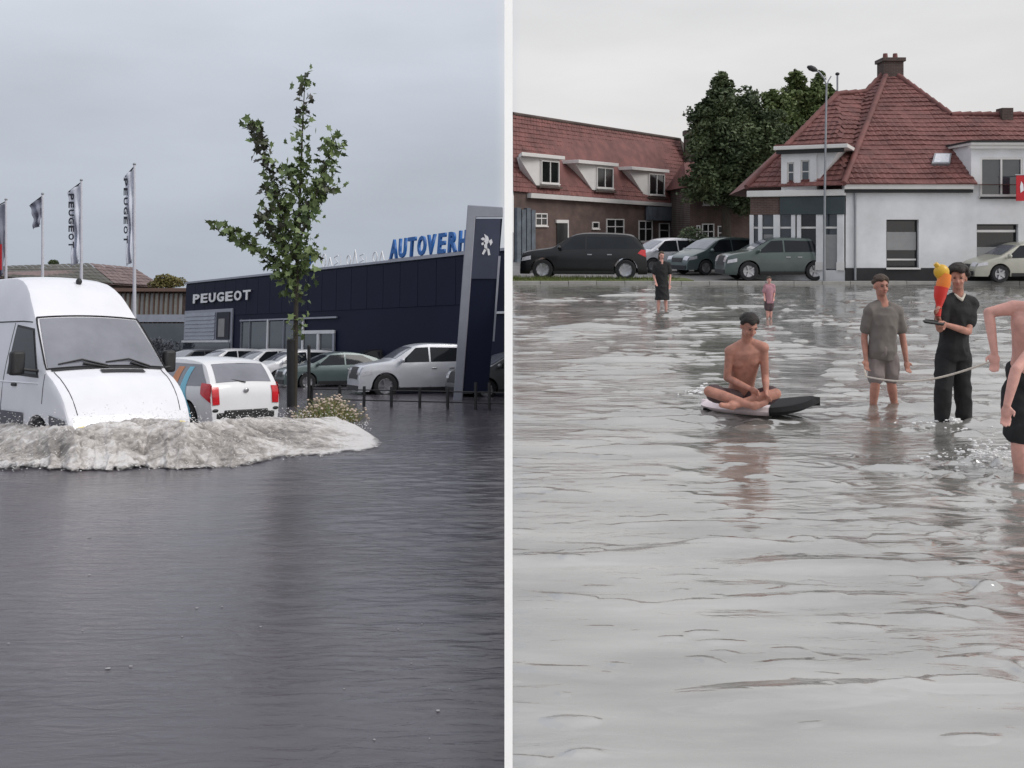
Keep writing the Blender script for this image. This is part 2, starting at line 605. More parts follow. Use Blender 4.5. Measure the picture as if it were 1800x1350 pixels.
# centres of disturbance (people, board) in the right street, radius and height of the rings they make
RINGS = [(FR.g(1553, 716), .7, .008), (FR.g(1678, 741), .8, .010), (FR.g(1800, 835), 1.1, .014), (FR.g(1300, 738), .9, .006),
         (FR.g(1164, 545), 1.2, .012), (FR.g(1352, 560), .8, .006), (FR.g(1735, 815), .45, .026), (FR.g(1790, 1040), .35, .022), (FR.g(1765, 930), .5, .010), (FR.g(1770, 1180), .3, .010)]
def zR(X, Y):
    w = wave_field(X, Y, 26, .5, 2.4, .35, R(82), 3)
    calm = wave_field(X, Y, 12, 5, 18, 1.5, R(60), 4)
    g = wave_field(X, Y, 40, .35, 1.5, .16, R(92), 5, .8)
    patch = wave_field(X, Y, 14, 1.6, 4.5, 1.2, R(40), 6)
    crest = np.clip(g + .6 * patch - 1.30, 0, None)
    z = .0028 * w * (1 + .6 * np.tanh(calm)) + .030 * crest
    g3 = wave_field(X, Y, 60, .11, .55, .20, R(91), 25, .75)
    patch3 = wave_field(X, Y, 24, .5, 1.8, 1.0, R(70), 26)
    c3 = np.clip(g3 + .75 * patch3 - 1.75, 0, 1.2)
    z += .019 * c3 * np.clip(X / Y * 2.2 + .45, .4, 1.5) * np.clip(Y / 6, .55, 1.3)
    g4 = wave_field(X, Y, 60, .09, .34, .24, R(88), 35, .75)
    patch4 = wave_field(X, Y, 30, .35, 1.1, 1.1, R(20), 36)
    right = np.clip((X / Y - .30) / .22, 0, 1)
    c4 = np.clip(g4 + .8 * patch4 - 1.75 + .9 * right * np.clip(np.tanh(patch), -.2, 1), 0, 1.2)
    z += .0115 * c4 * np.clip((9 - Y) / 3, 0, 1)
    g2 = wave_field(X, Y, 30, .22, .6, .5, R(85), 8, .9)
    z += .0030 * g2 * np.clip(patch + .3, 0, 1.6) * np.clip(Y / 9, .3, 1.6)
    for c, rad, h in RINGS:
        d = np.hypot(X - c.x, Y - c.y)
        z += h * np.exp(-(d / rad) ** 2) * np.sin(d * 24 + 3 * np.sin(X * 4.3 + Y * 2) + 1.5 * g2) * (.15 + .85 * np.clip(g2 + .3 * patch, 0, 2))
    far = np.clip((Y - 26) / 8, 0, 1)
    return z * (1 - .75 * far)
def zL(X, Y):
    w = wave_field(X, Y, 26, .4, 2.0, .3, R(95), 13)
    g2 = wave_field(X, Y, 36, .16, .5, .35, R(98), 14, .9)
    patch = wave_field(X, Y, 14, 2.5, 7, 1.2, R(40), 16)
    # choppier towards the right kerb and at the far left
    side = np.clip((X + 3.2) / 3.0, 0, 1) * np.clip((Y - 3.5) / 5, 0, 1) + np.clip((-X - 3.4 - Y * .18) / 1.2, 0, 1) * np.clip((Y - 4.5) / 3, 0, 1) * .8
    z = .0022 * w + .0045 * g2 * side + .0007 * g2 * np.clip(patch, 0, 2)
    far = np.clip((Y - 26) / 8, 0, 1)
    return z * (1 - .7 * far)

ysR = list(np.geomspace(2.0, 34.3, 760))
water_r = grid_mesh('water', lambda y: np.linspace(0.0, .60 * y + 3.0, 560), ysR, zR, M['waterR'], FR)
struct(water_r)
ysL = list(np.geomspace(2.2, 34.0, 640))
water_l = grid_mesh('water', lambda y: np.linspace(-.60 * y - 3.0, -.012, 480), ysL, zL, M['waterL'], FL)
struct(water_l)
# lake of water outside the detailed sheets, behind and beside the camera
mb = MB()
mb.add([(0, -40, -.006), (120, -40, -.006), (120, 34.3, -.006), (0, 34.3, -.006)], [(0, 1, 2, 3)])
struct(mb.build('water', M['waterR']))
mb = MB()
mb.add([(-120, -40, -.006), (-.012, -40, -.006), (-.012, 60, -.006), (-120, 60, -.006)], [(0, 1, 2, 3)])
o = mb.build('water', M['waterL'])
o.matrix_world = LM.copy()
struct(o)

# street bed under the water and out to the horizon
mb = MB().add([(0, -40, -.30), (400, -40, -.30), (400, 34.3, -.30), (0, 34.3, -.30)], [(0, 1, 2, 3)])
struct(mb.build('street_bed', M['asphalt']))
mb = MB().add([(-900, -60, -.40), (-.012, -60, -.40), (-.012, 700, -.40), (-900, 700, -.40)], [(0, 1, 2, 3)])
o = mb.build('ground', M['asphalt'])
o.matrix_world = LM.copy()
struct(o)
# right bank: kerb, grass verge, pavement and ground to the horizon
mb = MB().box((0.0, 34.5, -.4), (420, 900, .06))
struct(mb.build('pavement', M['pave']))
kerb = thing('kerb', 'pale stone kerb along the far edge of the flooded square', 'kerb', FR, (0, 34.3, 0))
for i in range(34):
    b = MB().box((.01 + i * 1.0, 0, -.3), (.995 + i * 1.0, .198, .10 + random.uniform(-.006, .006)))
    b.build('kerb_stone', M['kerb'], kerb, bevel=.012)
mb = MB().box((0.02, 34.5, .0), (6.5, 36.4, .12))
struct(mb.build('grass_verge', M['grass']))
bl = MB()
for i in range(2600):
    x, y = random.uniform(.05, 6.3), random.uniform(34.52, 36.3)
    if x > 1.8 and random.random() < (x - 1.8) / 5:
        continue
    h = random.uniform(.05, .16)
    a = random.uniform(0, 6.28)
    bl.add([(x - .012 * math.cos(a), y - .012 * math.sin(a), .12), (x + .012 * math.cos(a), y + .012 * math.sin(a), .12), (x + random.uniform(-.05, .05), y + random.uniform(-.05, .05), .12 + h)], [(0, 1, 2)])
tag(bl.build('grass', M['grass']), 'short green grass on the verge in front of the black car', 'grass', kind='stuff')

# the wall that keeps the two street levels apart, and the white divider bar added at its near end
dw = thing('retaining_wall', 'low thin concrete retaining wall between the two flooded streets', 'wall', FR, (0, 0, 0))
mb = MB()
for y0, y1 in ((-30, 3.1), (3.1, 60)):
    def top(y):
        return max(.012, .3 - .1176 * y + .012) if y < 3.2 else .012
    mb.hexa([(-.0118, y0, -9), (-.0005, y0, -9), (-.0005, y1, -9), (-.0118, y1, -9), (-.0118, y0, top(y0)), (-.0005, y0, top(y0)), (-.0005, y1, top(y1)), (-.0118, y1, top(y1))])
mb.build('wall', M['concrete'], dw)
mb = MB().prism([(-13.2 / F * 3, 3.0, -.5), (1.0 / F * 3, 3.02, -.5), (1.0 / F * 3, 3.05, -.5), (-13.2 / F * 3, 3.05, -.5)], (0, 0, 3.5))  # added divider, front face slanted towards the sun to come out white
o = mb.build('added_divider_bar', M['post'])
tag(o, 'tall slim white divider bar added between the two streets', 'post')

# ================================================================== VEHICLES
def interp(pts, x):
    xs = [p[0] for p in pts]
    ys = [p[1] for p in pts]
    return float(np.interp(x, xs, ys))

def chaikin(p, n=2):
    for _ in range(n):
        q = [p[0]]
        for a, b in zip(p[:-1], p[1:]):
            q.append((a[0] * .75 + b[0] * .25, a[1] * .75 + b[1] * .25))
            q.append((a[0] * .25 + b[0] * .75, a[1] * .25 + b[1] * .75))
        q.append(p[-1])
        p = q
    return p

class Shell:
    """vehicle skin: prof = side outline from rear bottom over the roof to the nose, x rising; tumble = width factor against height"""
    def __init__(s, prof, width, tumble, wheels, rw, sill=.22, endtaper=.14, crown=.03, arch=.06, smooth=1):
        s.prof = prof
        s.W = width / 2
        s.tumble = tumble
        s.wheels = wheels
        s.rw = rw
        s.sill = sill
        s.x0, s.x1 = prof[0][0], prof[-1][0]
        s.et = endtaper
        s.crown = crown
        s.arch = arch
        s.fine = chaikin(prof, smooth)
    def w(s, x):
        u = (x - s.x0) / (s.x1 - s.x0) * 2 - 1
        return s.W * (1 - s.et * abs(u) ** 5 - .02 * u * u)
    def y(s, x, z):
        return s.w(x) * interp(s.tumble, z)
    def zb(s, x):
        z = s.sill
        for xw in s.wheels:
            r = s.rw + s.arch
            if abs(x - xw) < r:
                z = max(z, s.rw + math.sqrt(r * r - (x - xw) ** 2))
        return z
    def ztop(s, x):
        return interp(s.fine, x)
    def mesh(s):
        xs = set(round(p[0], 4) for p in s.fine)
        for xw in s.wheels:
            r = s.rw + s.arch
            for k in range(13):
                xs.add(round(xw + r * math.cos(math.pi * k / 12), 4))
        for k in range(40):
            xs.add(round(s.x0 + (s.x1 - s.x0) * k / 39, 4))
        xs = sorted(x for x in xs if s.x0 <= x <= s.x1)
        xs = [x for i, x in enumerate(xs) if i == 0 or x - xs[i - 1] > .004]
        vs, fs = [], []
        N = None
        for x in xs:
            zt = s.ztop(x)
            zb = min(s.zb(x), zt - .02)
            r = min(.055, (zt - zb) * .4)
            half = [(0, zb), (s.y(x, zb) * .7, zb)]
            for k in range(9):
                z = zb + (zt - r - zb) * k / 8
                half.append((s.y(x, z), z))
            yt = s.y(x, zt - r)
            half.append((yt - r * .3, zt - r * .3))
            for k in range(5, 0, -1):
                t = k / 5 * .97
                half.append(((yt - r) * t, zt + s.crown * (1 - t * t)))
            half.append((0, zt + s.crown))
            ring = half + [(-a, b) for a, b in half[-2:0:-1]]
            N = len(ring)
            vs += [(x, a, b) for a, b in ring]
        for i in range(len(xs) - 1):
            for k in range(N):
                k2 = (k + 1) % N
                fs.append((i * N + k, i * N + k2, (i + 1) * N + k2, (i + 1) * N + k))
        fs.append(tuple(range(N)))
        fs.append(tuple(range((len(xs) - 1) * N, len(xs) * N))[::-1])
        return MB().add(vs, fs)
    def top_patch(s, xa, xb, ta, tb, off=.008, thick=.006, tb_of=None, n=8, m=8):
        """panel on the upper surface between two x and two cross fractions"""
        mb = MB()
        P = []
        for i in range(n + 1):
            x = xa + (xb - xa) * i / n
            e = .004
            dz = (s.ztop(min(x + e, s.x1)) - s.ztop(max(x - e, s.x0))) / (min(x + e, s.x1) - max(x - e, s.x0))
            nx, nz = -dz / math.hypot(dz, 1), 1 / math.hypot(dz, 1)
            zt = s.ztop(x)
            yt = s.y(x, zt - .05) - .02
            row = []
            k_ = 1.0 if tb_of is None else tb_of(i / n)
            for j in range(m + 1):
                t = (ta + (tb - ta) * j / m) * k_
                p = Vector((x, yt * t, zt + s.crown * (1 - t * t)))
                row.append(p + Vector((nx, 0, nz)) * off)
            P.append(row)
        vs = [p for r_ in P for p in r_]
        w_ = m + 1
        fs = [(i * w_ + j, (i + 1) * w_ + j, (i + 1) * w_ + j + 1, i * w_ + j + 1) for i in range(n) for j in range(m)]
        mb.add(vs, fs)
        return mb
    def side_patch(s, quad, sgn, off=.006, n=8, m=5):
        """panel on the flank; quad = 4 (x, z): bottom rear, bottom front, top front, top rear"""
        a, b, c, d = [Vector(q) for q in quad]
        vs, fs = [], []
        for i in range(n + 1):
            for j in range(m + 1):
                u, v = i / n, j / m
                p = (a * (1 - u) + b * u) * (1 - v) + (d * (1 - u) + c * u) * v
                vs.append((p.x, sgn * (s.y(p.x, p.y) + off), p.y))
        w_ = m + 1
        for i in range(n):
            for j in range(m):
                f = (i * w_ + j, (i + 1) * w_ + j, (i + 1) * w_ + j + 1, i * w_ + j + 1)
                fs.append(f if sgn < 0 else f[::-1])
        return MB().add(vs, fs)

def wheel(parent, x, y, r, w=.2, spokes=5):
    sg = 1 if y > 0 else -1
    wo = bpy.data.objects.new('wheel', None)
    C.objects.link(wo)
    wo.parent = parent
    wo.location = (x, y, r)
    prof = [(-w / 2, r * .66), (-w / 2, r * .93), (-w * .38, r), (w * .38, r), (w / 2, r * .93), (w / 2, r * .66)]
    def lathe(prof, seg=22):
        vs, fs = [], []
        for k in range(seg):
            t = 2 * math.pi * k / seg
            for (a, rr) in prof:
                vs.append((rr * math.cos(t), a, rr * math.sin(t)))
        n = len(prof)
        for k in range(seg):
            for i in range(n - 1):
                fs.append((k * n + i, k * n + i + 1, ((k + 1) % seg) * n + i + 1, ((k + 1) % seg) * n + i))
        return MB().add(vs, fs)
    lathe(prof).build('tyre', M['rubber'], wo, smooth=40)
    rb = lathe([(sg * w * .40, r * .67), (sg * w * .44, r * .62), (sg * w * .25, r * .56), (sg * w * .1, r * .1), (sg * w * .1, .001)])
    for k in range(spokes):
        t = 2 * math.pi * k / spokes + .3
        c_, s_ = math.cos(t), math.sin(t)
        hw = r * .09
        pts = [(-hw, sg * w * .28, .02), (hw, sg * w * .28, .02), (hw * .9, sg * w * .36, r * .62), (-hw * .9, sg * w * .36, r * .62)]
        q = [(p[0] * c_ + p[2] * s_, p[1], -p[0] * s_ + p[2] * c_) for p in pts]
        rb.slab(q, (0, sg, 0), .02)
    rb.tube([(0, sg * w * .2, 0), (0, sg * w * .42, 0)], r * .14, 10)
    rb.build('rim', M['rim'], wo, smooth=40)

TUM = [(0, .90), (.25, .965), (.5, 1.0), (.75, 1.0), (.92, .965), (1.0, .93), (1.2, .86), (1.4, .78), (1.55, .72), (1.7, .68)]
def car(name, label, fr, loc, rz, paint, L=4.3, W=1.8, H=1.5, kind='hatch', group=None, detail=True, sub=0.0, cat='car', rear='hatch', glassm=None, plates=False, dark=False):
    """x forward; loc = ground point under the car's centre"""
    t = thing(name, label, cat, fr, Vector(loc) + Vector((0, 0, -sub)), rz, group)
    h = L / 2
    k = H / 1.5
    belt = .92 * k
    if kind == 'hatch':
        prof = [(-h, .42 * k), (-h + .015, .60 * k), (-h + .04, .80 * k), (-h + .10, .98 * k), (-h + .30, 1.24 * k), (-h + .48, 1.40 * k), (-h + .95, 1.465 * k), (-.25, 1.50 * k),
                (.30, 1.47 * k), (.62, 1.36 * k), (1.22, 1.0 * k), (1.38, .95 * k), (h - .35, .83 * k), (h - .10, .72 * k), (h - .02, .58 * k), (h, .42 * k)]
        wsx = (.58, 1.20)
        rwx = (-h + .12, -h + .44)
    elif kind == 'suv':
        prof = [(-h, .48 * k), (-h + .015, .66 * k), (-h + .04, .86 * k), (-h + .10, 1.02 * k), (-h + .30, 1.28 * k), (-h + .50, 1.42 * k), (-h + .95, 1.475 * k), (-.25, 1.50 * k),
                (.20, 1.47 * k), (.48, 1.38 * k), (1.05, 1.06 * k), (1.20, 1.01 * k), (h - .30, .93 * k), (h - .10, .84 * k), (h - .02, .62 * k), (h, .42 * k)]
        wsx = (.44, 1.03)
        rwx = (-h + .12, -h + .46)
        belt = .98 * k
    else:  # sloping coupe back
        prof = [(-h, .48 * k), (-h + .02, .70 * k), (-h + .06, .88 * k), (-h + .22, 1.0 * k), (-h + .75, 1.25 * k), (-h + 1.3, 1.42 * k), (-h + 1.75, 1.49 * k), (-.05, 1.50 * k),
                (.30, 1.46 * k), (.60, 1.34 * k), (1.15, 1.04 * k), (1.3, 1.0 * k), (h - .35, .90 * k), (h - .10, .80 * k), (h - .02, .6 * k), (h, .42 * k)]
        wsx = (.56, 1.13)
        rwx = (-h + .28, -h + 1.15)
        belt = .98 * k
    rw = .33 * k if kind != 'hatch' else .31
    sh = Shell(prof, W, [(a * k, b) for a, b in TUM], (-h + .78, h - .86), rw, smooth=2)
    sh.mesh().build('body', paint, t, smooth=38)
    gl = glassm or M['glass']
    sh.top_patch(wsx[0], wsx[1], -.93, .93, .008).build('windscreen', M['glass'] if dark else M['screen'], t, smooth=60)
    sh.top_patch(rwx[0], rwx[1], -.84, .84, .008).build('rear_window', gl, t, smooth=60)
    roofz = 1.40 * k
    for sg in (-1, 1):
        xr = rwx[1] + .02 if kind != 'coupe' else rwx[0] + .55
        b_ = -.12
        q1 = [(xr - .28 if kind != 'coupe' else xr - .1, belt + .03), (b_ - .03, belt + .01), (b_ - .03, roofz), (xr + .10 if kind != 'coupe' else xr + .55, roofz - .03)]
        q2 = [(b_ + .03, belt + .01), (wsx[1] - .16, belt - .01), (wsx[0] - .10, roofz - .02), (b_ + .03, roofz)]
        for q in (q1, q2):
            sh.side_patch(q, sg).build('side_window', gl, t, smooth=60)
        # door joints, handles, sill
        for x in (wsx[1] - .12, b_, -h + 1.15):
            MB().slab([(x - .006, sg * (sh.y(x, .36) + .001), .34), (x + .006, sg * (sh.y(x, .36) + .001), .34), (x + .006, sg * (sh.y(x, belt) + .001), belt), (x - .006, sg * (sh.y(x, belt) + .001), belt)], (0, sg, 0), .003).build('door_joint', M['plastic'], t)
        for x in (b_ - .22, -h + 1.28):
            MB().box((x, sg * (sh.y(x, .82 * k)) - .012, .80 * k), (x + .17, sg * (sh.y(x, .82 * k)) + .025 * 1, .835 * k)).build('door_handle', M['rim'] if detail else paint, t, bevel=.008)
        sh.side_patch([(-h + 1.18, .22), (h - 1.26, .22), (h - 1.26, .34), (-h + 1.18, .34)], sg, .012).build('side_skirt', M['plastic'], t, smooth=60)
        my = sh.y(wsx[1] - .2, belt)
        MB().ell((wsx[1] - .18, sg * (my + .13), belt + .07), (.07, .11, .075)).build('mirror', paint, t, smooth=60)
        # lamps
        sh.side_patch([(h - .42, .66 * k), (h - .06, .60 * k), (h - .10, .72 * k), (h - .42, .78 * k)], sg, .012, 6, 4).build('headlight', M['lens'], t, smooth=60)
        sh.top_patch(h - .14, h - .03, sg * .55, sg * .98, .012, n=4, m=4).build('headlight', M['lens'], t, smooth=60)
        sh.side_patch([(-h + .03, .74 * k), (-h + .34, .86 * k), (-h + .20, .98 * k), (-h + .05, .96 * k)], sg, .010, 6, 4).build('taillight', M['red'], t, smooth=60)
        sh.top_patch(-h + .018, -h + .08, sg * .80, sg * 1.0, .012, n=4, m=4).build('taillight', M['red'], t, smooth=60)
        for x in (-h + .78, h - .86):
            wheel(t, x, sg * (W / 2 - .12), rw)
    # grille, lower grille, plates
    _gw = .74 if kind == 'suv' else .5
    sh.top_patch(h - (.12 if kind == 'suv' else .06), h - .008, -_gw, _gw, .010, n=4, m=6).build('grille', M['plastic'], t, smooth=60)
    MB().box((h - .03, -W * .36, .24), (h + .015, W * .36, .40)).build('bumper_grille', M['plastic'], t, bevel=.01)
    MB().box((h + .008, -.26, .40), (h + .028, .26, .50)).build('number_plate', M['plate'], t) if plates else None
    MB().box((-h - .02, -W * .36, .24), (-h + .04, W * .36, .42)).build('rear_bumper', M['plastic'], t, bevel=.015)
    MB().box((-h - .028, -.26, .45), (-h - .006, .26, .56)).build('number_plate', M['plate'], t) if plates else None
    MB().box((-h + .9, -W * .38, .24), (h - .9, W * .38, .45)).build('underbody', M['plastic'], t)
    return t, sh

# --- white panel van, driving through the flood
def build_van():
    a = R(-43)              # heading from +x
    front = FL.g(345, 778) * .5 + FL.g(130, 800) * .5
    hx = Vector((math.cos(a), math.sin(a), 0))
    front = FL.at(238, 700, 14.45)
    front.z = 0
    t = thing('van', 'white high-roof panel van ploughing through the flood behind its bow wave', 'van', FL, front - hx * 0 + Vector((0, 0, -.22)), a)
    prof = [(-5.9, .5), (-5.88, 2.3), (-5.8, 2.84), (-5.3, 2.92), (-3.4, 2.93), (-2.75, 2.90), (-2.3, 2.72), (-1.95, 2.42), (-1.80, 2.28), (-1.76, 2.245),
            (-1.72, 2.21), (-1.30, 1.80), (-.95, 1.44), (-.86, 1.385), (-.60, 1.28), (-.30, 1.06), (-.14, .84), (-.04, .66), (0, .45)]
    tum = [(0, .93), (.4, .98), (.8, 1.0), (1.2, .99), (1.5, .955), (1.9, .89), (2.2, .835), (2.5, .79), (2.8, .72), (3.0, .66)]
    sh = Shell(prof, 1.99, tum, (-4.9, -1.05), .36, sill=.26, endtaper=.055, crown=.04, arch=.07, smooth=1)
    sh.mesh().build('body', M['van'], t, smooth=33)
    sh.top_patch(-1.71, -.96, -.97, .97, .010, n=12, m=12, tb_of=lambda u: .97 + .03 * u).build('windscreen', M['screen'], t, smooth=60)
    # black rubber seal around the windscreen
    P = []
    sl = MB()
    def tp(x, tt, off=.014):
        zt = sh.ztop(x)
        return Vector((x, (sh.y(x, zt - .05) - .02) * tt, zt + sh.crown * (1 - tt * tt) + off))
    loop = [tp(-1.73, u / 8 * .985) for u in range(-8, 9)] + [tp(-1.73 + .79 * u / 8, 1.0) for u in range(1, 8)] + [tp(-.94, -u / 8) for u in range(-8, 9)] + [tp(-1.73 + .79 * u / 8, -1.0) for u in range(7, 0, -1)]
    sl.tube(loop + [loop[0]], .013, 6)
    sl.build('windscreen_seal', M['rubber'], t, smooth=60)
    # wipers
    for (t0, t1) in ((.80, -.02), (-.02, -.80)):
        w_ = MB().tube([tp(-.93, t0 * .9, .03), tp(-1.02, (t0 + t1) / 2, .045), tp(-.985, t1, .03)], [.016, .014, .010], 6)
        w_.build('wiper', M['plastic'], t, smooth=60)
        MB().tube([tp(-.90, t0 * .85, .02), tp(-.96, (t0 + t1) / 2, .045)], .018, 6).build('wiper_arm', M['plastic'], t, smooth=60)
    # black vent at the foot of the windscreen
    sh.top_patch(-.86, -.76, -.18, .56, .016, n=3, m=8).build('bonnet_vent', M['plastic'], t, smooth=60)
    cow = sh.top_patch(-.94, -.895, -.93, .93, .012, n=3, m=8)
    cow.build('scuttle_panel', M['plastic'], t, smooth=60)
    # bonnet shut line
    for sg in (-1, 1):
        bj = MB().tube([tp(-.88 + .76 * i / 8, sg * (.90 - .04 * i / 8), .002) for i in range(9)], .006, 5)
        bj.build('bonnet_joint', M['van_low'], t)
        # flank: cab window, joints, handle, grey bands painting in the shade low on the side
        q = [(-2.36, 1.36), (-1.12, 1.32), (-1.64, 2.06), (-2.36, 2.13)]
        sh.side_patch(q, sg, .004, 10, 8).build('window_surround', M['plastic'], t, smooth=60)
        q = [(-2.32, 1.40), (-1.20, 1.37), (-1.67, 2.03), (-2.32, 2.09)]
        sh.side_patch(q, sg, .010, 10, 8).build('side_window', M['glass'], t, smooth=60)
        for xx, za, zc in ((-2.46, .45, 2.16), (-.92, .95, 1.38)):
            pts = [(xx, sg * (sh.y(xx, za + (zc - za) * i / 8) + .001), za + (zc - za) * i / 8) for i in range(9)]
            MB().tube(pts, .006, 5).build('door_joint', M['van_low'], t)
        pts = [(x, sg * (sh.y(x, 2.16) + .001), 2.16 + (0.02 if x < -2 else .0)) for x in np.linspace(-5.7, -1.78, 12)]
        MB().tube(pts, .010, 5).build('roof_seam', M['van_low'], t)
        for xx in np.linspace(-5.6, -2.2, 2):
            pass
        pts = [(x, sg * (sh.y(x, 1.24) + .0), 1.24 - .0 * x) for x in np.linspace(-5.7, -1.1, 14)]
        MB().tube(pts, .012, 5).build('body_crease', M['van'], t, smooth=60)
        MB().box((-2.08, sg * sh.y(-2, 1.2) - .02, 1.18), (-1.90, sg * sh.y(-2, 1.2) + .03, 1.225)).build('door_handle', M['plastic'], t, bevel=.01)
        sh.side_patch([(-4.4, .42), (-1.55, .42), (-1.55, .80), (-4.4, .80)], sg, .018).build('side_shade_band', M['van_shade'], t, smooth=60)
        sh.side_patch([(-.62, .55), (-.12, .55), (-.16, .74), (-.64, .80)], sg, .014).build('wing_shade_band', M['van_shade'], t, smooth=60)
        # headlamp and indicator
        sh.top_patch(-.055, -.012, sg * .62, sg * .97, .014, n=5, m=5).build('headlight', M['lens'], t, smooth=60)
        MB().ell((-.02, sg * .74, .62), (.05, .11, .045)).build('fog_lamp', M['amber'], t, smooth=60)
        # mirror
        mo = MB().box((-1.42, sg * 1.20 - .10, 1.36), (-1.26, sg * 1.20 + .10, 1.72)).build('mirror', M['plastic'], t, smooth=60, bevel=.045, seg=3)
        MB().tube([(-1.18, sg * .93, 1.42), (-1.20, sg * 1.15, 1.45)], .025, 6).build('mirror_arm', M['plastic'], mo)
        for x in (-4.9, -1.05):
            wheel(t, x, sg * .88, .36, .22)
    sh.top_patch(-.035, -.008, -.55, .55, .012, n=4, m=6).build('grille', M['van_low'], t, smooth=60)
    MB().box((-.06, -.92, .34), (.05, .92, .60)).build('bumper', M['van_low'], t, bevel=.03, seg=3)
    MB().ell((-2.45, .12, 2.86), (.05, .05, .06)).build('aerial', M['plastic'], t, smooth=60)
    return t
van = build_van()

# --- white and teal hatchback seen from behind, beside the van
hp = FL.g(424, 742)
ha = R(90 + 47)
hd = Vector((math.cos(ha), math.sin(ha), 0))
hatch, hsh = car('hatchback', 'small white hatchback with teal doors and an orange stripe, seen from behind beside the van', FL, hp + hd * 1.80, ha, M['white'], L=3.95, W=1.86, H=1.52, kind='hatch', sub=.20, glassm=M['screen'])
for sg in (1, -1):
    hsh.side_patch([(-.92, .34), (1.30, .34), (1.30, .90), (-.60, .90)], sg, .004, 12, 6).build('teal_door_panel', M['teal'], hatch, smooth=60)
    # sweeping stripes on the rear quarter
    for mt, x0, w_, o_ in (('orange', -1.14, .34, .012), ('skyblue', -1.52, .26, .012)):
        vs, fs = [], []
        n = 14
        for i in range(n + 1):
            z = .30 + (1.34 - .30) * i / n
            xc = x0 + .42 * math.sin((z - .3) * 2.2)
            for xx in (xc, xc + w_ * (1 - .3 * i / n)):
                vs.append((xx, sg * (hsh.y(xx, z) + o_), z))
        for i in range(n):
            f = (2 * i, 2 * i + 1, 2 * i + 3, 2 * i + 2)
            fs.append(f if sg < 0 else f[::-1])
        MB().add(vs, fs).build('stripe', M[mt], hatch, smooth=60)
    # claw shaped rear lamp
    hsh.side_patch([(-1.96, .62), (-1.66, .80), (-1.62, 1.02), (-1.90, 1.0)], sg, .022, 6, 5).build('taillight', M['red'], hatch, smooth=60)
    hsh.top_patch(-1.962, -1.90, sg * .80, sg * 1.0, .02, n=5, m=5).build('taillight', M['red'], hatch, smooth=60)
    MB().ell((-1.975, sg * .70, .47), (.02, .07, .035)).build('rear_reflector', M['plastic'], hatch, smooth=60)
MB().box((-2.02, -.50, .26), (-1.93, .50, .47)).build('diffuser', M['plastic'], hatch, bevel=.02)
MB().ell((-1.965, 0, .86), (.02, .055, .05)).build('badge', M['rim'], hatch, smooth=60)
MB().tube([(-1.89, -.02, 1.02), (-1.80, .38, 1.10)], .012, 5).build('wiper', M['plastic'], hatch)

# --- parked cars in the dealer's lot (left street)
GR = 'cars parked in front of the dark showroom'
def parked(px, py, ang, *a, **k):
    p = FL.g(px, py)
    return car(a[0], a[1], FL, p, R(ang), a[2], group=GR, sub=.12, **k)
parked(735, 690, 203, 'parked_car', 'silver off-road car parked nose left beside the tall sign panel', M['silver'], L=4.45, W=1.87, H=1.74, kind='suv')
parked(590, 678, 207, 'parked_car', 'dark grey-green saloon parked between the silver off-roader and the white cars', M['greygreen'], L=4.4, W=1.8, H=1.42, kind='coupe', dark=True)
parked(905, 694, 200, 'parked_car', 'grey car half hidden behind the tall sign panel', M['grey'], L=4.2, W=1.8, H=1.5, kind='suv')
parked(655, 672, 204, 'parked_car', 'near-black car parked behind the silver off-roader, its roof just showing', M['black'], L=4.4, W=1.8, H=1.5, kind='suv', dark=True)
parked(522, 671, 215, 'parked_car', 'white hatchback parked left of the grey-green saloon behind the stakes', M['white'], L=4.1, W=1.75, H=1.48, kind='hatch')
parked(470, 667, 222, 'parked_car', 'white car parked behind the roof of the teal hatchback', M['white'], L=4.0, W=1.75, H=1.5, kind='hatch')
parked(400, 664, 222, 'parked_car', 'white car parked furthest left in the showroom row', M['white'], L=4.3, W=1.75, H=1.5, kind='suv')
parked(340, 661, 232, 'parked_car', 'grey car parked in front of the pale shuttered bay', M['grey'], L=4.2, W=1.75, H=1.46, kind='hatch')

# ================================================================== LEFT BUILDINGS
HB = 5.0
fa = FL.g(328, 499, HB)
fb = FL.g(893, 440, HB)
fac = Facade(FL, (fa.x, fa.y), (fb.x, fb.y))
show = thing('showroom', 'long dark navy car showroom with white letters on its fascia', 'building', FL, (fa.x, fa.y, 0), fac.rz)
_e = Vector((0, 1, 0))
_rot = Matrix.Rotation(-fac.rz, 3, 'Z')
_dv = _rot @ _e * 13
MB().prism([(0, 0, -.5), (fac.len, 0, -.5), (fac.len + _dv.x, _dv.y, -.5), (0, _dv.y, -.5)], (0, 0, HB + .5)).build('wall', M['navy'], show)
MB().box((-.06, -.08, HB), (fac.len, .25, HB + .10)).build('parapet_cap', M['alu'], show)
# cladding joints: real recessed-looking battens proud of the sheet
cl = 0
u = 0.8
pan = MB().box((0, -.028, 3.1), (1.18, -.002, 4.92))
pm = pan.build('cladding_panel', M['navy'], show, bevel=.01)
pm.location = (.01, 0, 0)
k = 1
while k * 1.2 + 1.18 < fac.len:
    c_ = pm.copy()
    C.objects.link(c_)
    c_.parent = show
    c_.location = (.01 + k * 1.2, 0, 0)
    k += 1
# fascia letters
u0, z0 = fac.hit(343, 533)
u1, z1 = fac.hit(447, 531)
letters('PEUGEOT', show, M['letterw'], u0, -.12, z0 - .02, .6, u1 - u0, .50, .02)
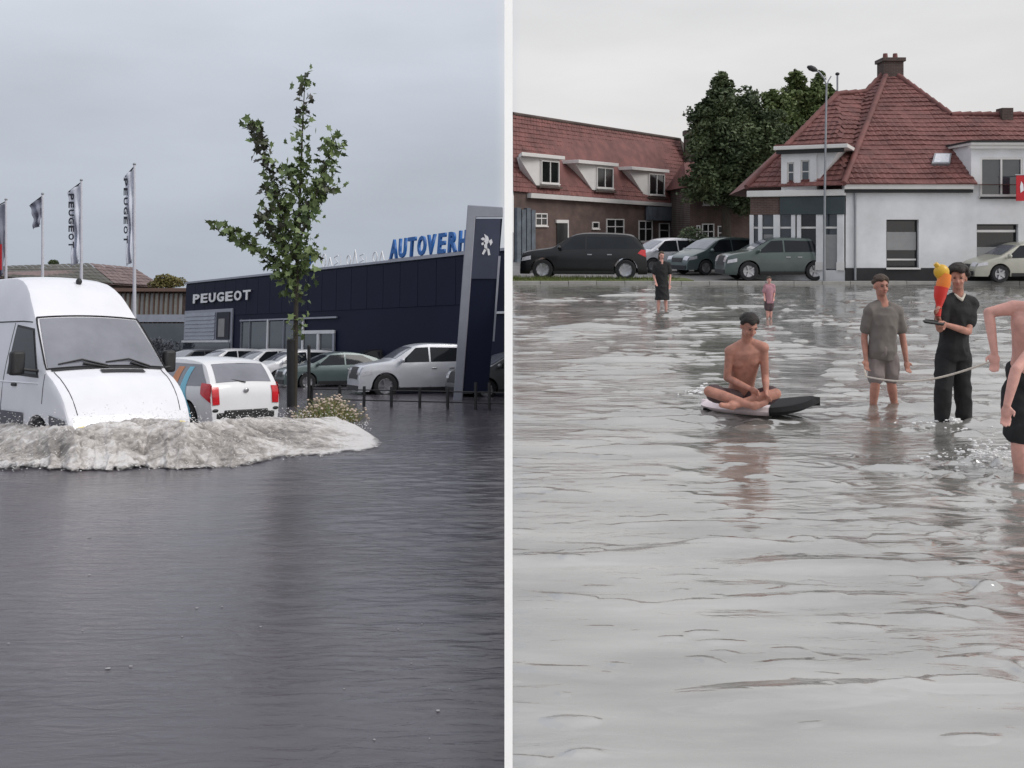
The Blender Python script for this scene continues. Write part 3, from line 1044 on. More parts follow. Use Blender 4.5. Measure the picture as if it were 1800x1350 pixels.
# shuttered bay with a picture panel
def panel(px0, py0, px1, py1, name, mat, y0, y1, par=None, f=fac, bevel=0):
    ua, za = f.hit(px0, py1)
    ub, zb_ = f.hit(px1, py0)
    return MB().box((ua, y0, za), (ub, y1, zb_)).build(name, mat, par or show, bevel=bevel)
panel(325, 542, 412, 616, 'bay_frame', M['alu'], -.10, -.03)
ua, za = fac.hit(328, 597)
ub, zb_ = fac.hit(382, 548)
for i in range(7):
    z = za + (zb_ - za) * i / 7
    MB().hexa([(ua, -.16, z), (ub, -.16, z), (ub, -.11, z), (ua, -.11, z), (ua, -.13, z + (zb_ - za) / 7 - .02), (ub, -.13, z + (zb_ - za) / 7 - .02), (ub, -.11, z + (zb_ - za) / 7 - .02), (ua, -.11, z + (zb_ - za) / 7 - .02)]).build('shutter_slat', M['shutter'], show)
panel(384, 548, 408, 597, 'picture_panel', M['ink'], -.16, -.11)
panel(388, 560, 400, 592, 'picture_figure', M['blindg'], -.168, -.162)
panel(326, 598, 408, 602, 'bay_ledge', M['metalw'], -.24, -.11)
panel(326, 603, 408, 613, 'bay_window', M['shopglass'], -.15, -.11)
# glazing
panel(425, 563, 533, 622, 'glazing', M['shopglass'], -.05, -.031)
for px in (425, 440, 471, 500, 533):
    panel(px, 561, px + (4 if px in (471, 533) else 2.4), 625, 'mullion', M['metalw'] if px in (471, 533) else M['alu'], -.12, -.052)
panel(425, 559, 595, 562.5, 'lintel', M['alu'], -.12, -.052)
door = panel(535, 583, 590, 640, 'door', M['shopglass'], -.06, -.031)
panel(535, 580, 592, 587, 'door_frame', M['metalw'], -.14, -.062, door)
panel(560, 587, 565, 640, 'door_frame', M['metalw'], -.14, -.062, door)
panel(588, 587, 592, 640, 'door_frame', M['alu'], -.14, -.062, door)
panel(866, 547, 893, 552, 'light_band', M['metalw'], -.10, -.031)
# blue roof letters on a rail
rail = thing('roof_sign', 'blue capital letters standing on the showroom roof edge beside the tall sign panel', 'sign', FL, (fa.x, fa.y, HB + .1), fac.rz)
ua, _ = fac.hit(686, 460)
ub, _ = fac.hit(826, 447)
letters('AUTOVERH', rail, M['letterb'], ua, -.02, .05, .8, ub - ua, .80, .05, .12)
MB().box((ua - .1, -.03, .0), (ub, .03, .05)).build('rail', M['alu'], rail)
# small pale letters further left (illegible in the photograph): open strokes
sg_ = thing('roof_lettering', 'row of small pale illegible letters on the roof edge left of the blue ones', 'sign', FL, (fa.x, fa.y, HB + .1), fac.rz)
ua2, _ = fac.hit(556, 470)
n = 11
for i in range(n):
    x = ua2 + (ua - .25 - ua2) * i / n
    w_ = (ua - .25 - ua2) / n * .62
    h_ = random.choice((.42, .5, .62))
    mbb = MB()
    typ = i % 4
    if typ == 0:
        mbb.tube([(x, 0, .02), (x, 0, h_), (x + w_, 0, .02), (x + w_, 0, h_)], .028, 5)
    elif typ == 1:
        mbb.tube([(x + w_ / 2 + w_ / 2 * math.cos(t_), 0, h_ / 2 + h_ / 2 * math.sin(t_)) for t_ in np.linspace(0, 6.28, 12)], .028, 5)
    elif typ == 2:
        mbb.tube([(x, 0, .02), (x + w_ / 2, 0, h_), (x + w_, 0, .02)], .028, 5)
    else:
        mbb.tube([(x + w_, 0, h_ * .95), (x, 0, h_ * .8), (x + w_, 0, h_ * .3), (x, 0, .05)], .028, 5)
    mbb.build('letter', M['metalw'], sg_)
ub3, zz = fac.hit(527, 480)
dm = thing('roof_emblem', 'small blue emblem on the showroom roof edge right of the young tree', 'sign', FL, (fa.x, fa.y, HB + .1), fac.rz)
ud, _ = fac.hit(541, 470)
for j, (dx, dz) in enumerate(((0, .32), (.3, .58), (-.1, -.3))):
    MB().prism([(ud + dx - .3, 0, dz), (ud + dx, 0, dz - .3), (ud + dx + .3, 0, dz), (ud + dx, 0, dz + .3)], (0, .06 + j * .01, 0)).build('diamond', M['letterb'], dm)
MB().box((ud - .03, .02, -.3), (ud + .03, .05, .1)).build('bracket', M['alu'], dm)

# tall leaning totem
tp0 = FL.g(822, 703)
tot = thing('totem_sign', 'tall dark blue sign panel in a leaning grey frame with a white lion emblem', 'sign', FL, tp0, 0, upright=True)
s_ = F / (FL.M @ tp0).y
wz0 = (FL.M @ tp0)
def tpt(px, py, y=0):
    return ((px - 900) / F * wz0.y - wz0.x, y, 1.9 - (py - 405) / F * wz0.y - wz0.z)
MB().prism([tpt(796, 712), tpt(812, 712), tpt(836, 382), tpt(884, 382), tpt(884, 364), tpt(822, 360)], (0, .40, 0)).build('frame', M['alu'], tot, bevel=.02)
MB().prism([tpt(812, 690), tpt(858, 690), tpt(883, 384), tpt(836, 384)], (0, .30, 0)).build('panel', M['navy'], tot).location = (0, .05, 0)
MB().prism([tpt(826, 490), tpt(875, 490), tpt(880, 384), tpt(837, 384)], (0, .03, 0)).build('upper_panel', M['navy2'], tot).location = (0, .015, 0)
MB().prism([tpt(866, 600), tpt(869, 600), tpt(880, 450), tpt(876, 450)], (0, .05, 0)).build('edge_strip', M['alu'], tot).location = (0, -.002, 0)
# lion emblem: upright stylised strokes
em = MB()
def ep(px, py):
    return tpt(px, py, 0)
for poly in ([(851, 411), (858, 416), (860, 424), (856, 430), (850, 426), (853, 419)],
             [(850, 426), (856, 430), (857, 440), (852, 438)],
             [(849, 417), (854, 420), (849, 423), (845, 420)],
             [(846, 427), (852, 425), (853, 429), (847, 431)],
             [(852, 436), (856, 438), (850, 448), (847, 446)],
             [(856, 436), (860, 438), (862, 448), (858, 449)],
             [(858, 424), (864, 420), (866, 426), (862, 432), (861, 427)]):
    em.prism([ep(*p) for p in poly], (0, .02, 0))
em.build('lion_emblem', M['letterw'], tot).location = (0, -.012, 0)

# fence of dark posts and rails before the lot
fp0, fp1 = FL.g(545, 712), FL.g(892, 722)
ff = Facade(FL, (fp0.x, fp0.y), (fp1.x, fp1.y))
fence = thing('railing', 'thin dark railing with posts in front of the parked cars', 'fence', FL, (fp0.x, fp0.y, 0), ff.rz)
for i, px in enumerate((548, 597, 640, 688, 738, 787, 836, 860)):
    u_, _ = ff.hit(px, 700)
    MB().box((u_ - .03, -.03, -.3), (u_ + .03, .03, .52 if px < 830 else .66)).build('post', M['plastic'], fence, bevel=.006)
for z in (.42, .16):
    MB().tube([(0, .0, z), (ff.len, 0, z + .01)], .018, 6).build('rail', M['plastic'], fence)

# far row of houses behind the flags
fh0, fh1 = FL.g(-60, 452, 6.5), FL.g(276, 474, 6.5)
D0 = 74.0
a0, a1 = FL.at(-70, 500, D0 - 6), FL.at(278, 500, D0 + 8)
frow = Facade(FL, (a0.x, a0.y), (a1.x, a1.y))
ho = thing('terrace_house', 'low far house with a long brown tiled roof behind the flagpoles', 'house', FL, (a0.x, a0.y, 0), frow.rz)
_, ze = frow.hit(270, 503)
_, zr = frow.hit(270, 468)
_, zr0 = frow.hit(-60, 470)
MB().box((0, 0, -.5), (frow.len, 7, ze)).build('wall', M['brickbrown'], ho)
def tiles(mb, quad, cw=.30, ch=.34, th=.035, wave=True):
    """rows of separate tiles over a sloping quad: bottom left, bottom right, top right, top left"""
    a, b, c, d = [Vector(q) for q in quad]
    nrm = (b - a).cross(d - a).normalized()
    hgt = ((d + c) / 2 - (a + b) / 2).length
    nr = max(1, int(hgt / ch))
    for j in range(nr):
        v0, v1 = j / nr, (j + 1.12) / nr
        v1 = min(v1, 1.0)
        p0, p1 = a.lerp(d, v0), b.lerp(c, v0)
        p2, p3 = b.lerp(c, v1), a.lerp(d, v1)
        nc = max(1, int((p1 - p0).length / cw))
        for i in range(nc):
            s0, s1 = i / nc, (i + .94) / nc
            lift = nrm * (th * (1 + .25 * random.uniform(-1, 1)))
            q0, q1 = p0.lerp(p1, s0), p0.lerp(p1, s1)
            q3, q2 = p3.lerp(p2, s0), p3.lerp(p2, s1)
            m0 = q0.lerp(q1, .5) + lift * 1.5
            m3 = q3.lerp(q2, .5) + lift * .6
            mb.add([q0 + lift, m0, q1 + lift, q2 + lift * .15, m3, q3 + lift * .15, q0, q1], [(0, 1, 4, 5), (1, 2, 3, 4), (6, 7, 2, 1, 0)])
    return mb
rf = MB()
rf.hexa([(-.4, -.4, ze - .1), (frow.len + .2, -.4, ze - .1), (frow.len + .2, 3.5, ze - .1), (-.4, 3.5, ze - .1), (-.4, 3.0, zr0), (frow.len - .3, 3.0, zr + .02), (frow.len - .3, 3.5, zr), (-.4, 3.5, zr0)])
rfo = rf.build('roof', [M['tilebrown']], ho)
ts = tiles(MB(), [(12, -.42, ze), (frow.len + .2, -.42, ze), (frow.len - .3, 3.0, zr + .04), (12, 3.0, zr + .1)], .5, .6, .05).build('roof_tiles', M['tilebrown'], ho)
ts['kind'] = 'stuff'
ts = tiles(MB(), [(-.4, -.42, ze), (11.95, -.42, ze), (11.95, 3.0, zr + .1), (-.4, 3.0, zr0 + .02)], .5, .6, .05).build('mossy_roof_tiles', M['tileolive'], ho)
ts['kind'] = 'stuff'
# verandah block with pale columns between the van and the showroom
b0, b1 = FL.at(196, 500, 66), FL.at(330, 500, 66)
fv = Facade(FL, (b0.x, b0.y), (b1.x, b1.y))
ver = thing('shop_block', 'flat brown-roofed block with pale window bays between the van and the showroom', 'building', FL, (b0.x, b0.y, 0), fv.rz)
_, zt = fv.hit(300, 507)
_, zs = fv.hit(300, 513)
_, zw = fv.hit(300, 553)
_, zd = fv.hit(300, 566)
MB().box((0, 0, -.5), (fv.len, 6, zt - .1)).build('wall', M['brickbrown'], ver)
MB().box((-.1, -.5, zs), (fv.len + .1, 6.1, zt)).build('roof_edge', pmat('brown_fascia', (.16, .10, .08), .8), ver)
for i in range(15):
    x = .1 + i * (fv.len - .3) / 15
    MB().box((x, -.06, zw), (x + (fv.len - .3) / 15 * (.62 if i % 3 else .8), -.01, zs - .12)).build('window', M['curtain'] if i % 2 else M['blindg'], ver)
    MB().box((x - .10, -.14, -.3), (x - .02, -.02, zs)).build('column', pmat('brown_post', (.13, .08, .06), .8) if i == 0 else bpy.data.materials['brown_post'], ver)
MB().box((0, -.2, zd), (fv.len, -.15, zw)).build('parapet', M['shutter'], ver)
MB().box((0, -.3, .6), (fv.len, -.22, zd - .1)).build('dark_opening', M['shopglass'], ver)

# ---- foliage helper
def leaf_cloud(mb, c, r, n, size, flat=1.0, curl=.35):
    for i in range(n):
        while True:
            p = Vector((random.uniform(-1, 1), random.uniform(-1, 1), random.uniform(-1, 1)))
            if p.length <= 1:
                break
        p = Vector(c) + Vector((p.x * r[0], p.y * r[1], p.z * r[2]))
        s = size * random.uniform(.6, 1.3)
        a = Vector((random.gauss(0, 1), random.gauss(0, 1), random.gauss(0, .6))).normalized()
        b = a.cross(Vector((random.gauss(0, 1), random.gauss(0, 1), random.gauss(0, 1)))).normalized()
        n_ = a.cross(b)
        mb.add([p - a * s, p - b * s * .55 + n_ * s * curl * .3, p + a * s, p + b * s * .55 + n_ * s * curl * .3], [(0, 1, 2), (0, 2, 3)])

# bushes and far greenery on the left
def bush(name, label, fr, loc, blobs, n, size, mat, cat='bush', upright=True, trunk=None, group=None, density=None):
    t = thing(name, label, cat, fr, loc, 0, group, upright=upright)
    mb = MB()
    tot_ = sum(b[1][0] * b[1][2] for b in blobs)
    for c, r in blobs:
        leaf_cloud(mb, c, r, int(n * r[0] * r[2] / tot_), size)
    mb.build('crown', mat, t)
    if trunk:
        for pts, rad in trunk:
            MB().tube(pts, rad, 8).build('trunk', M['bark'], t, smooth=60)
    return t
def rel(base, px, py, dy=0.0):
    """offset from a world point to the place behind a photograph point, dy metres deeper"""
    Y = base.y + dy
    return Vector(((px - 900) / F * Y - base.x, dy, 1.9 - (py - 405) / F * Y - base.z))

p = FL.g(60, 628)
w_ = FL.M @ p
bush('hedge', 'dark green hedge below the flags behind the van roof', FL, p, [(rel(w_, 35, 480), (1.6, .5, .35)), (rel(w_, 75, 482), (1.5, .5, .38)), (rel(w_, 112, 484), (1.2, .5, .3)), (rel(w_, 60, 505), (4.0, .5, .8))], 5200, .12, M['leafmid'], 'hedge', trunk=[([(0, 0, -.2), tuple(rel(w_, 60, 500))], [.1, .05])])
bush('small_tree', 'small dark tree poking above the far roof between two flagpoles', FL, FL.g(94, 625), [(rel(FL.M @ FL.g(94, 625), 94, 462), (.75, .6, .45)), (rel(FL.M @ FL.g(94, 625), 92, 475), (.5, .5, .5))], 900, .13, M['leafdark'], 'tree', trunk=[([(0, 0, -.2), tuple(rel(FL.M @ FL.g(94, 625), 93, 470))], [.1, .04])])
p = FL.at(297, 490, 78)
p.z = 0
w_ = FL.M @ p
bush('small_tree', 'yellow-green tree top beyond the brown roof end', FL, p, [(rel(w_, 290, 492), (.9, .6, .5)), (rel(w_, 303, 496), (1.2, .6, .45)), (rel(w_, 285, 500), (1.2, .6, .5))], 1400, .13, M['leafyel'], 'tree', trunk=[([(0, 0, -.2), tuple(rel(w_, 295, 495))], [.12, .05])])
p = FL.g(292, 655)
w_ = FL.M @ p
bush('scrub', 'pale grey leafless scrub right of the van windscreen', FL, p, [(rel(w_, 290, 622), (1.2, .5, .85)), (rel(w_, 312, 635), (.7, .5, .6)), (rel(w_, 275, 605), (.6, .5, .4))], 1900, .08, M['greybush'], trunk=[([(0, 0, -.1), (0, 0, 1.0)], [.04, .02])])

# ---- flags
def flagpole(px, ytop, ybot, v, flagm, label, fl_w=.9, word=None, red=False, flen=4.0):
    base = FL.at(px, 600, v)
    base.z = 0
    wb = FL.M @ base
    t = thing('flagpole', label, 'flagpole', FL, base, 0, 'flagpoles behind the van', upright=True)
    top = rel(wb, px, ytop)
    MB().tube([(0, 0, -.2), (0, 0, top.z * .5), (0, 0, top.z)], [.075, .06, .04], 10).build('pole', M['polew'], t, smooth=60)
    MB().ell((0, 0, top.z + .03), (.06, .06, .05)).build('finial', M['pole'], t, smooth=60)
    MB().tube([(0, 0, top.z - .05), (-fl_w, .02, top.z - .42)], .022, 6).build('arm', M['plastic'], t)
    # drooping cloth, creased vertically
    nx, nz = 14, 30
    vs, fs = [], []
    for j in range(nz + 1):
        v_ = j / nz
        zt_ = top.z - .12 - flen * v_
        wid = fl_w * (1 - .35 * math.sin(v_ * 2.6) - .15 * v_)
        for i in range(nx + 1):
            u_ = i / nx
            x = -.06 - wid * u_
            y = .10 * math.sin(u_ * 9 + v_ * 4) * (.3 + v_) + .06 * math.sin(v_ * 13)
            vs.append((x, y, zt_ - .33 * u_ * (1 - v_ * .4)))
    for j in range(nz):
        for i in range(nx):
            a_ = j * (nx + 1) + i
            fs.append((a_, a_ + nx + 1, a_ + nx + 2, a_ + 1))
    o = MB().add(vs, fs).build('flag', flagm, t, smooth=70)
    md = o.modifiers.new('thick', 'SOLIDIFY')
    md.thickness = .012
    if word:
        me_h = flen * .72
        M4 = Matrix.Translation((-fl_w * .18, -.02, top.z - .5)) @ Matrix.Rotation(R(90), 4, 'Y')
        ls = letters(word, o, M['ink'], 0, -.17, -.40 * fl_w - .12, .5, me_h, .42 * fl_w, .01, M4=M4)
    if red:
        MB().box((-fl_w * .9, -.2, top.z - flen * .98), (-.08, -.16, top.z - flen * .62)).build('red_band', M['flagred'], o)
    return t
flagpole(15, 352, 480, 40, M['flagd'], 'flagpole at the left picture edge with a grey flag ending in red', .75, 'PEUGEOT', True, 2.9)
flagpole(79, 342, 490, 40, M['flagd'], 'second flagpole from the left, its dark flag bunched at the top', .50, None, False, 1.1)
flagpole(147, 318, 490, 38, M['flag'], 'third flagpole with a long pale flag lettered top to bottom', .50, 'PEUGEOT', False, 3.0)
flagpole(240, 290, 540, 36, M['flag'], 'tallest flagpole, right of the van roof, with a furled grey flag', .34, 'PEUGEOT', False, 3.4)

# ---- young tree with stakes
tb = FL.g(519, 715)
tw = FL.M @ tb
yt = thing('young_tree', 'slender young maple with upswept leafy branches in front of the showroom', 'tree', FL, tb, 0, upright=True)
def tr(px, py, dy=0.0):
    return rel(tw, px, py, dy)
tpath = [tr(517, 722), tr(519, 640), tr(520, 560), tr(522, 480), tr(525, 400), tr(529, 300), tr(532, 220), tr(536, 140)]
MB().tube(tpath, [.075, .065, .06, .05, .04, .03, .018, .008], 8).build('trunk', M['bark'], yt, smooth=60)
branches = [
    ([(521, 500), (490, 465), (462, 450), (425, 418), (378, 388)], .0, .028),
    ([(523, 440), (500, 390), (478, 320), (462, 260), (442, 214)], -.3, .03),
    ([(524, 420), (508, 380), (490, 345), (468, 330)], .35, .018),
    ([(524, 430), (548, 370), (562, 320), (580, 270), (590, 238)], -.2, .03),
    ([(526, 400), (550, 340), (575, 330), (592, 300)], .4, .02),
    ([(522, 500), (506, 455), (494, 420), (482, 402)], .3, .016),
    ([(523, 470), (540, 440), (558, 455)], -.3, .014),
    ([(522, 460), (492, 430), (474, 400), (466, 360)], -.4, .018),
    ([(528, 360), (515, 320), (508, 290)], .2, .012),
    ([(521, 520), (500, 490), (484, 470)], .2, .014),
]
lf, lfr = MB(), MB()
def leaf(mb, p, s):
    """lobed leaf of four triangles"""
    a = Vector((random.gauss(0, 1), random.gauss(0, 1), random.gauss(-.3, .7))).normalized()
    b = a.cross(Vector((random.gauss(0, 1), random.gauss(0, 1), random.gauss(0, 1)))).normalized()
    n_ = a.cross(b)
    pts_ = [(0, 0), (.22, .30), (.10, .62), (.42, .42), (.62, .58), (.66, .26), (1.1, 0), (.66, -.26), (.62, -.58), (.42, -.42), (.10, -.62), (.22, -.30)]
    bend = random.uniform(-.25, .25)
    vs = [p + a * (x * s) + b * (y * s) + n_ * (abs(y) * bend * s - .12 * x * x * s) for x, y in pts_]
    mb.add([p + a * s * .45] + vs, [(0, i + 1, (i + 1) % 12 + 1) for i in range(12)])
for pts, dy, rad in branches:
    P = [tr(x, y, dy * i / (len(pts) - 1)) for i, (x, y) in enumerate(pts)]
    P = [Vector(q) for q in P]
    n = len(P)
    MB().tube(P, [rad * (1 - .8 * i / (n - 1)) for i in range(n)], 6).build('branch', M['bark'], yt, smooth=60)
    L_ = sum((P[i + 1] - P[i]).length for i in range(n - 1))
    cnt = int(L_ * 52)
    for _ in range(cnt):
        u_ = random.uniform(.10, 1) ** .9
        f_ = u_ * (n - 1)
        i = min(int(f_), n - 2)
        q = P[i].lerp(P[i + 1], f_ - i)
        sp = .115 if pts[-1][0] > 400 else .09
        q = q + Vector((random.gauss(0, sp), random.gauss(0, sp), random.gauss(0, sp)))
        ppy = q.z
        top_red = pts[-1][0] < 480 and u_ > .55 and pts[-1][0] > 400
        leaf(lfr if (top_red and random.random() < .7) or random.random() < .08 else lf, q, random.uniform(.11, .24))
# leaves along the leader: clumps with gaps
for py, w_, cnt in ((135, .10, 16), (150, .12, 26), (185, .11, 22), (200, .14, 30), (225, .13, 26), (255, .15, 36), (280, .17, 44), (305, .19, 50), (330, .20, 50), (355, .22, 50), (380, .22, 55),
                    (405, .22, 60), (430, .22, 65), (455, .22, 65), (478, .20, 60), (500, .17, 50), (520, .13, 20), (565, .16, 26), (580, .14, 20)):
    for _ in range(int(cnt * .62)):
        q = tr(535 - (py - 130) * .035, py) + Vector((random.gauss(0, w_), random.gauss(0, w_), random.gauss(0, .16)))
        leaf(lfr if py < 220 and random.random() < .5 else lf, q, random.uniform(.10, .21))
o = lf.build('leaves', M['leaf'], yt); o['kind'] = 'stuff'
o = lfr.build('bronze_leaves', M['leafred'], yt); o['kind'] = 'stuff'
# stakes
for (px, ya, yb_, r_, lab, nm) in ((512, 597, 715, .12, 'thick black stake at the foot of the young tree', 'tree_stake'), (543, 608, 712, .045, 'thin dark stake right of the young tree trunk', 'tree_stake')):
    b_ = FL.g(px, yb_)
    t = thing(nm, lab, 'stake', FL, b_, 0, upright=True)
    top = rel(FL.M @ b_, px, ya)
    MB().tube([(0, 0, -.3), (0, 0, top.z)], r_, 12).build('stake_post', M['plastic'], t, smooth=50)
    MB().tube([(0, 0, top.z - .01), (0, 0, top.z + .03)], [r_ * 1.12, r_ * .8], 12).build('cap', M['plastic'], t)
# planted island with flowering grasses
isl = FL.g(545, 735)
iw = FL.M @ isl
pl = thing('island_planting', 'clump of yellowish grasses and small flowers on the traffic island', 'plants', FL, isl, 0, upright=True)
g1, g2, fl_ = MB(), MB(), MB()
for i in range(3600):
    px = random.triangular(500, 642, 585)
    edge = 1 - abs(px - 575) / 78
    dy = random.uniform(-1.2, 1.6)
    q = rel(iw, px, 735, dy)
    q.z = -.1 - .1176 * dy
    h = random.uniform(.10, .62) * max(.18, edge)
    lean = Vector((random.gauss(.05, .12), random.gauss(0, .1), 0))
    tgt = g1 if random.random() < .55 else g2
    a = random.uniform(0, 3.14)
    dx = Vector((math.cos(a), math.sin(a), 0)) * .012
    tgt.add([q - dx, q + dx, q + lean * .5 + dx * .7 + Vector((0, 0, h * .6)), q + lean * .5 - dx * .7 + Vector((0, 0, h * .6)), q + lean * 1.4 + Vector((0, 0, h))], [(0, 1, 2, 3), (3, 2, 4)])
    if random.random() < .10:
        fl_.ell(q + lean * 1.4 + Vector((0, 0, h)), (.03, .03, .02), None, 6, 4)
for mbb, mt, nm in ((g1, M['leafyel'], 'dry_grass'), (g2, M['leafmid'], 'green_grass'), (fl_, pmat('pale_flower', (.62, .50, .42), .8), 'flower')):
    o = mbb.build(nm, mt, pl); o['kind'] = 'stuff'

# ================================================================== BOW WAVE
def build_wave():
    m = bpy.data.materials.new('churned_water')
    m.use_nodes = True
    t = m.node_tree
    b = t.nodes['Principled BSDF']
    b.inputs['Roughness'].default_value = .35
    at_ = t.nodes.new('ShaderNodeAttribute')
    at_.attribute_name = 'foam'
    tcn = t.nodes.new('ShaderNodeTexCoord')
    n = t.nodes.new('ShaderNodeTexNoise')
    n.inputs['Scale'].default_value = 4.6
    n.inputs['Detail'].default_value = 12
    n.inputs['Roughness'].default_value = .72
    n.inputs['Distortion'].default_value = 1.4
    t.links.new(tcn.outputs['Object'], n.inputs['Vector'])
    ad = t.nodes.new('ShaderNodeMath')
    ad.operation = 'ADD'
    t.links.new(n.outputs[0], ad.inputs[0])
    t.links.new(at_.outputs['Fac'], ad.inputs[1])
    r = t.nodes.new('ShaderNodeValToRGB')
    ramp(r, [(.34, (.17, .155, .145)), (.46, (.34, .31, .285)), (.58, (.60, .555, .52)), (.70, (.86, .83, .81))])
    t.links.new(ad.outputs[0], r.inputs[0])
    t.links.new(r.outputs[0], b.inputs['Base Color'])
    n2 = t.nodes.new('ShaderNodeTexNoise')
    n2.inputs['Scale'].default_value = 22
    n2.inputs['Detail'].default_value = 12
    n2.inputs['Roughness'].default_value = .8
    t.links.new(tcn.outputs['Object'], n2.inputs['Vector'])
    bn = t.nodes.new('ShaderNodeBump')
    bn.inputs['Strength'].default_value = .9
    bn.inputs['Distance'].default_value = .04
    t.links.new(n2.outputs[0], bn.inputs['Height'])
    t.links.new(bn.outputs[0], b.inputs['Normal'])
    # patch outline in ground coordinates from the photograph: near edge and far edge
    near = [(-60, 826), (0, 828), (60, 826), (130, 830), (250, 826), (340, 826), (430, 824), (500, 806), (560, 806), (620, 797), (682, 787)]
    crest = [(-60, 740), (0, 742), (90, 748), (135, 750), (185, 740), (260, 734), (330, 737), (365, 740), (400, 740), (470, 734), (530, 738), (590, 738), (625, 752), (660, 772), (684, 786)]
    nx, ny = 420, 120
    vs = np.zeros((ny + 1, nx + 1, 3))
    foam = np.zeros((ny + 1, nx + 1))
    for i in range(nx + 1):
        px = -55 + (682 + 55) * i / nx
        jag = 5 * noise.noise(Vector((px * .017, 0, 3))) + 4 * noise.noise(Vector((px * .05, 0, 5))) + 2.5 * noise.noise(Vector((px * .15, 0, 5)))
        pn = FL.g(px, interp(near, px) + jag * (1 if px < 670 else 0))
        cy = interp(crest, px)
        # crest height grows with the bow of the van; the ridge stands some way behind the near edge
        hmax = interp([(-60, .38), (0, .42), (135, .48), (200, .53), (330, .53), (385, .44), (470, .36), (560, .26), (620, .15), (660, .05), (682, .004)], px)
        vcr = FL.cam.y
        # depth where the crest of that height shows at cy
        pc = FL.g(px, cy, hmax)
        back = pc + (pc - pn) * .9
        for j in range(ny + 1):
            v = j / ny
            if v < .6:
                q = pn.lerp(Vector((pc.x, pc.y, 0)), v / .6)
                z = hmax * (.55 * math.sin((v / .6) * math.pi / 2) ** 2 + .45 * (v / .6))
                lip = .10 * hmax * math.exp(-((v - .03) / .03) ** 2)
            else:
                q = Vector((pc.x, pc.y, 0)).lerp(Vector((back.x, back.y, 0)), (v - .6) / .4)
                z = hmax * (math.cos((v - .6) / .4 * math.pi / 2) ** 1.3)
                lip = 0
            P3 = Vector((q.x * 1.2, q.y * 2.2, 1))
            t1 = noise.turbulence(P3, 4, False) - .55
            t2 = noise.noise(Vector((q.x * 6, q.y * 7, 4)))
            t3 = noise.noise(Vector((q.x * 17, q.y * 19, 9)))
            amp = min(1, v * 9) * min(1, (1 - v) * 5) * (hmax / .42)
            fr_ = 1 if v > .02 else 0
            t4 = 1 - 2 * abs(noise.noise(Vector((q.x * 2.2 + .5 * t2, q.y * 3.4, 7))))
            z += (.045 * t1 + .026 * t2 + .022 * t3 + .020 * (t4 - .55)) * amp + .03 * min(1, v * 8) * (hmax / .42) * (1 - min(1, v * 3))
            vs[j, i] = (q.x + .05 * t2 * amp, q.y + .06 * t1 * amp, max(z, -.01) + .002 - (.03 if v in (0, 1) else 0))
            lowedge = math.exp(-(v / .16) ** 2)
            tipw = min(1, max(0, (px - 540) / 90))
            crestf = math.exp(-((v - .55) / .14) ** 2)
            foam[j, i] = .045 + .17 * lowedge + .09 * crestf + .10 * t1 + .22 * tipw + .08 * t2 + .07 * (t4 - .6) + .12 * noise.noise(Vector((q.x * .9, q.y * 1.2, 20)))
    me = bpy.data.meshes.new('bow_wave')
    idx = np.arange((ny + 1) * (nx + 1)).reshape(ny + 1, nx + 1)
    q = np.stack([idx[:-1, :-1], idx[:-1, 1:], idx[1:, 1:], idx[1:, :-1]], -1).reshape(-1, 4)
    me.from_pydata(vs.reshape(-1, 3).tolist(), [], q.tolist())
    me.polygons.foreach_set('use_smooth', np.ones(len(q), bool))
    at = me.attributes.new('foam', 'FLOAT', 'POINT')
    at.data.foreach_set('value', foam.reshape(-1))
    al = np.ones((ny + 1, nx + 1))
    for j in range(ny + 1):
        v = j / ny
        al[j, :] = min(1, v * 6) * min(1, (1 - v) * 7)
    ii = np.arange(nx + 1) / nx
    al *= np.clip((1 - ii) * 14, 0, 1)[None, :]
    at2 = me.attributes.new('cover', 'FLOAT', 'POINT')
    at2.data.foreach_set('value', al.reshape(-1))
    ac = t.nodes.new('ShaderNodeAttribute')
    ac.attribute_name = 'cover'
    n5 = t.nodes.new('ShaderNodeTexNoise')
    n5.inputs['Scale'].default_value = 9
    n5.inputs['Detail'].default_value = 8
    n5.inputs['Roughness'].default_value = .75
    t.links.new(tcn.outputs['Object'], n5.inputs['Vector'])
    su = t.nodes.new('ShaderNodeMath')
    su.operation = 'ADD'
    t.links.new(ac.outputs['Fac'], su.inputs[0])
    t.links.new(n5.outputs[0], su.inputs[1])
    mr5 = t.nodes.new('ShaderNodeMapRange')
    mr5.inputs['From Min'].default_value = .72
    mr5.inputs['From Max'].default_value = 1.02
    t.links.new(su.outputs[0], mr5.inputs['Value'])
    t.links.new(mr5.outputs[0], b.inputs['Alpha'])
    me.materials.append(m)
    o = bpy.data.objects.new('bow_wave', me)
    C.objects.link(o)
    o.matrix_world = LM.copy()
    tag(o, 'churning brown and white bow wave rolling ahead of the van', 'wave', kind='stuff')
    # spray and foam flecks
    dr = MB()
    flat_ = vs
    for k in range(2200):
        i = random.randrange(4, int(nx * .95))
        j = int(abs(random.gauss(0, .42)) * ny)
        j = min(ny, j) if random.random() < .5 else min(ny, int(ny * random.gauss(.6, .08)))
        p = Vector(vs[j, i])
        s = random.uniform(.002, .008)
        up = abs(random.gauss(0, .10)) if j > ny * .3 else abs(random.gauss(0, .02))
        dr.ell(p + Vector((random.gauss(0, .05), random.gauss(0, .08) - (.10 if j < 8 else 0), up + .01)), (s * random.uniform(.8, 1.8), s, s * .8), None, 6, 4)
    o2 = dr.build('spray', pmat('spray_white', (.88, .87, .86), .4, var=.04), None, smooth=80)
    o2.matrix_world = LM.copy()
    tag(o2, 'white drops and foam flecks thrown off the bow wave', 'spray', kind='stuff')
build_wave()
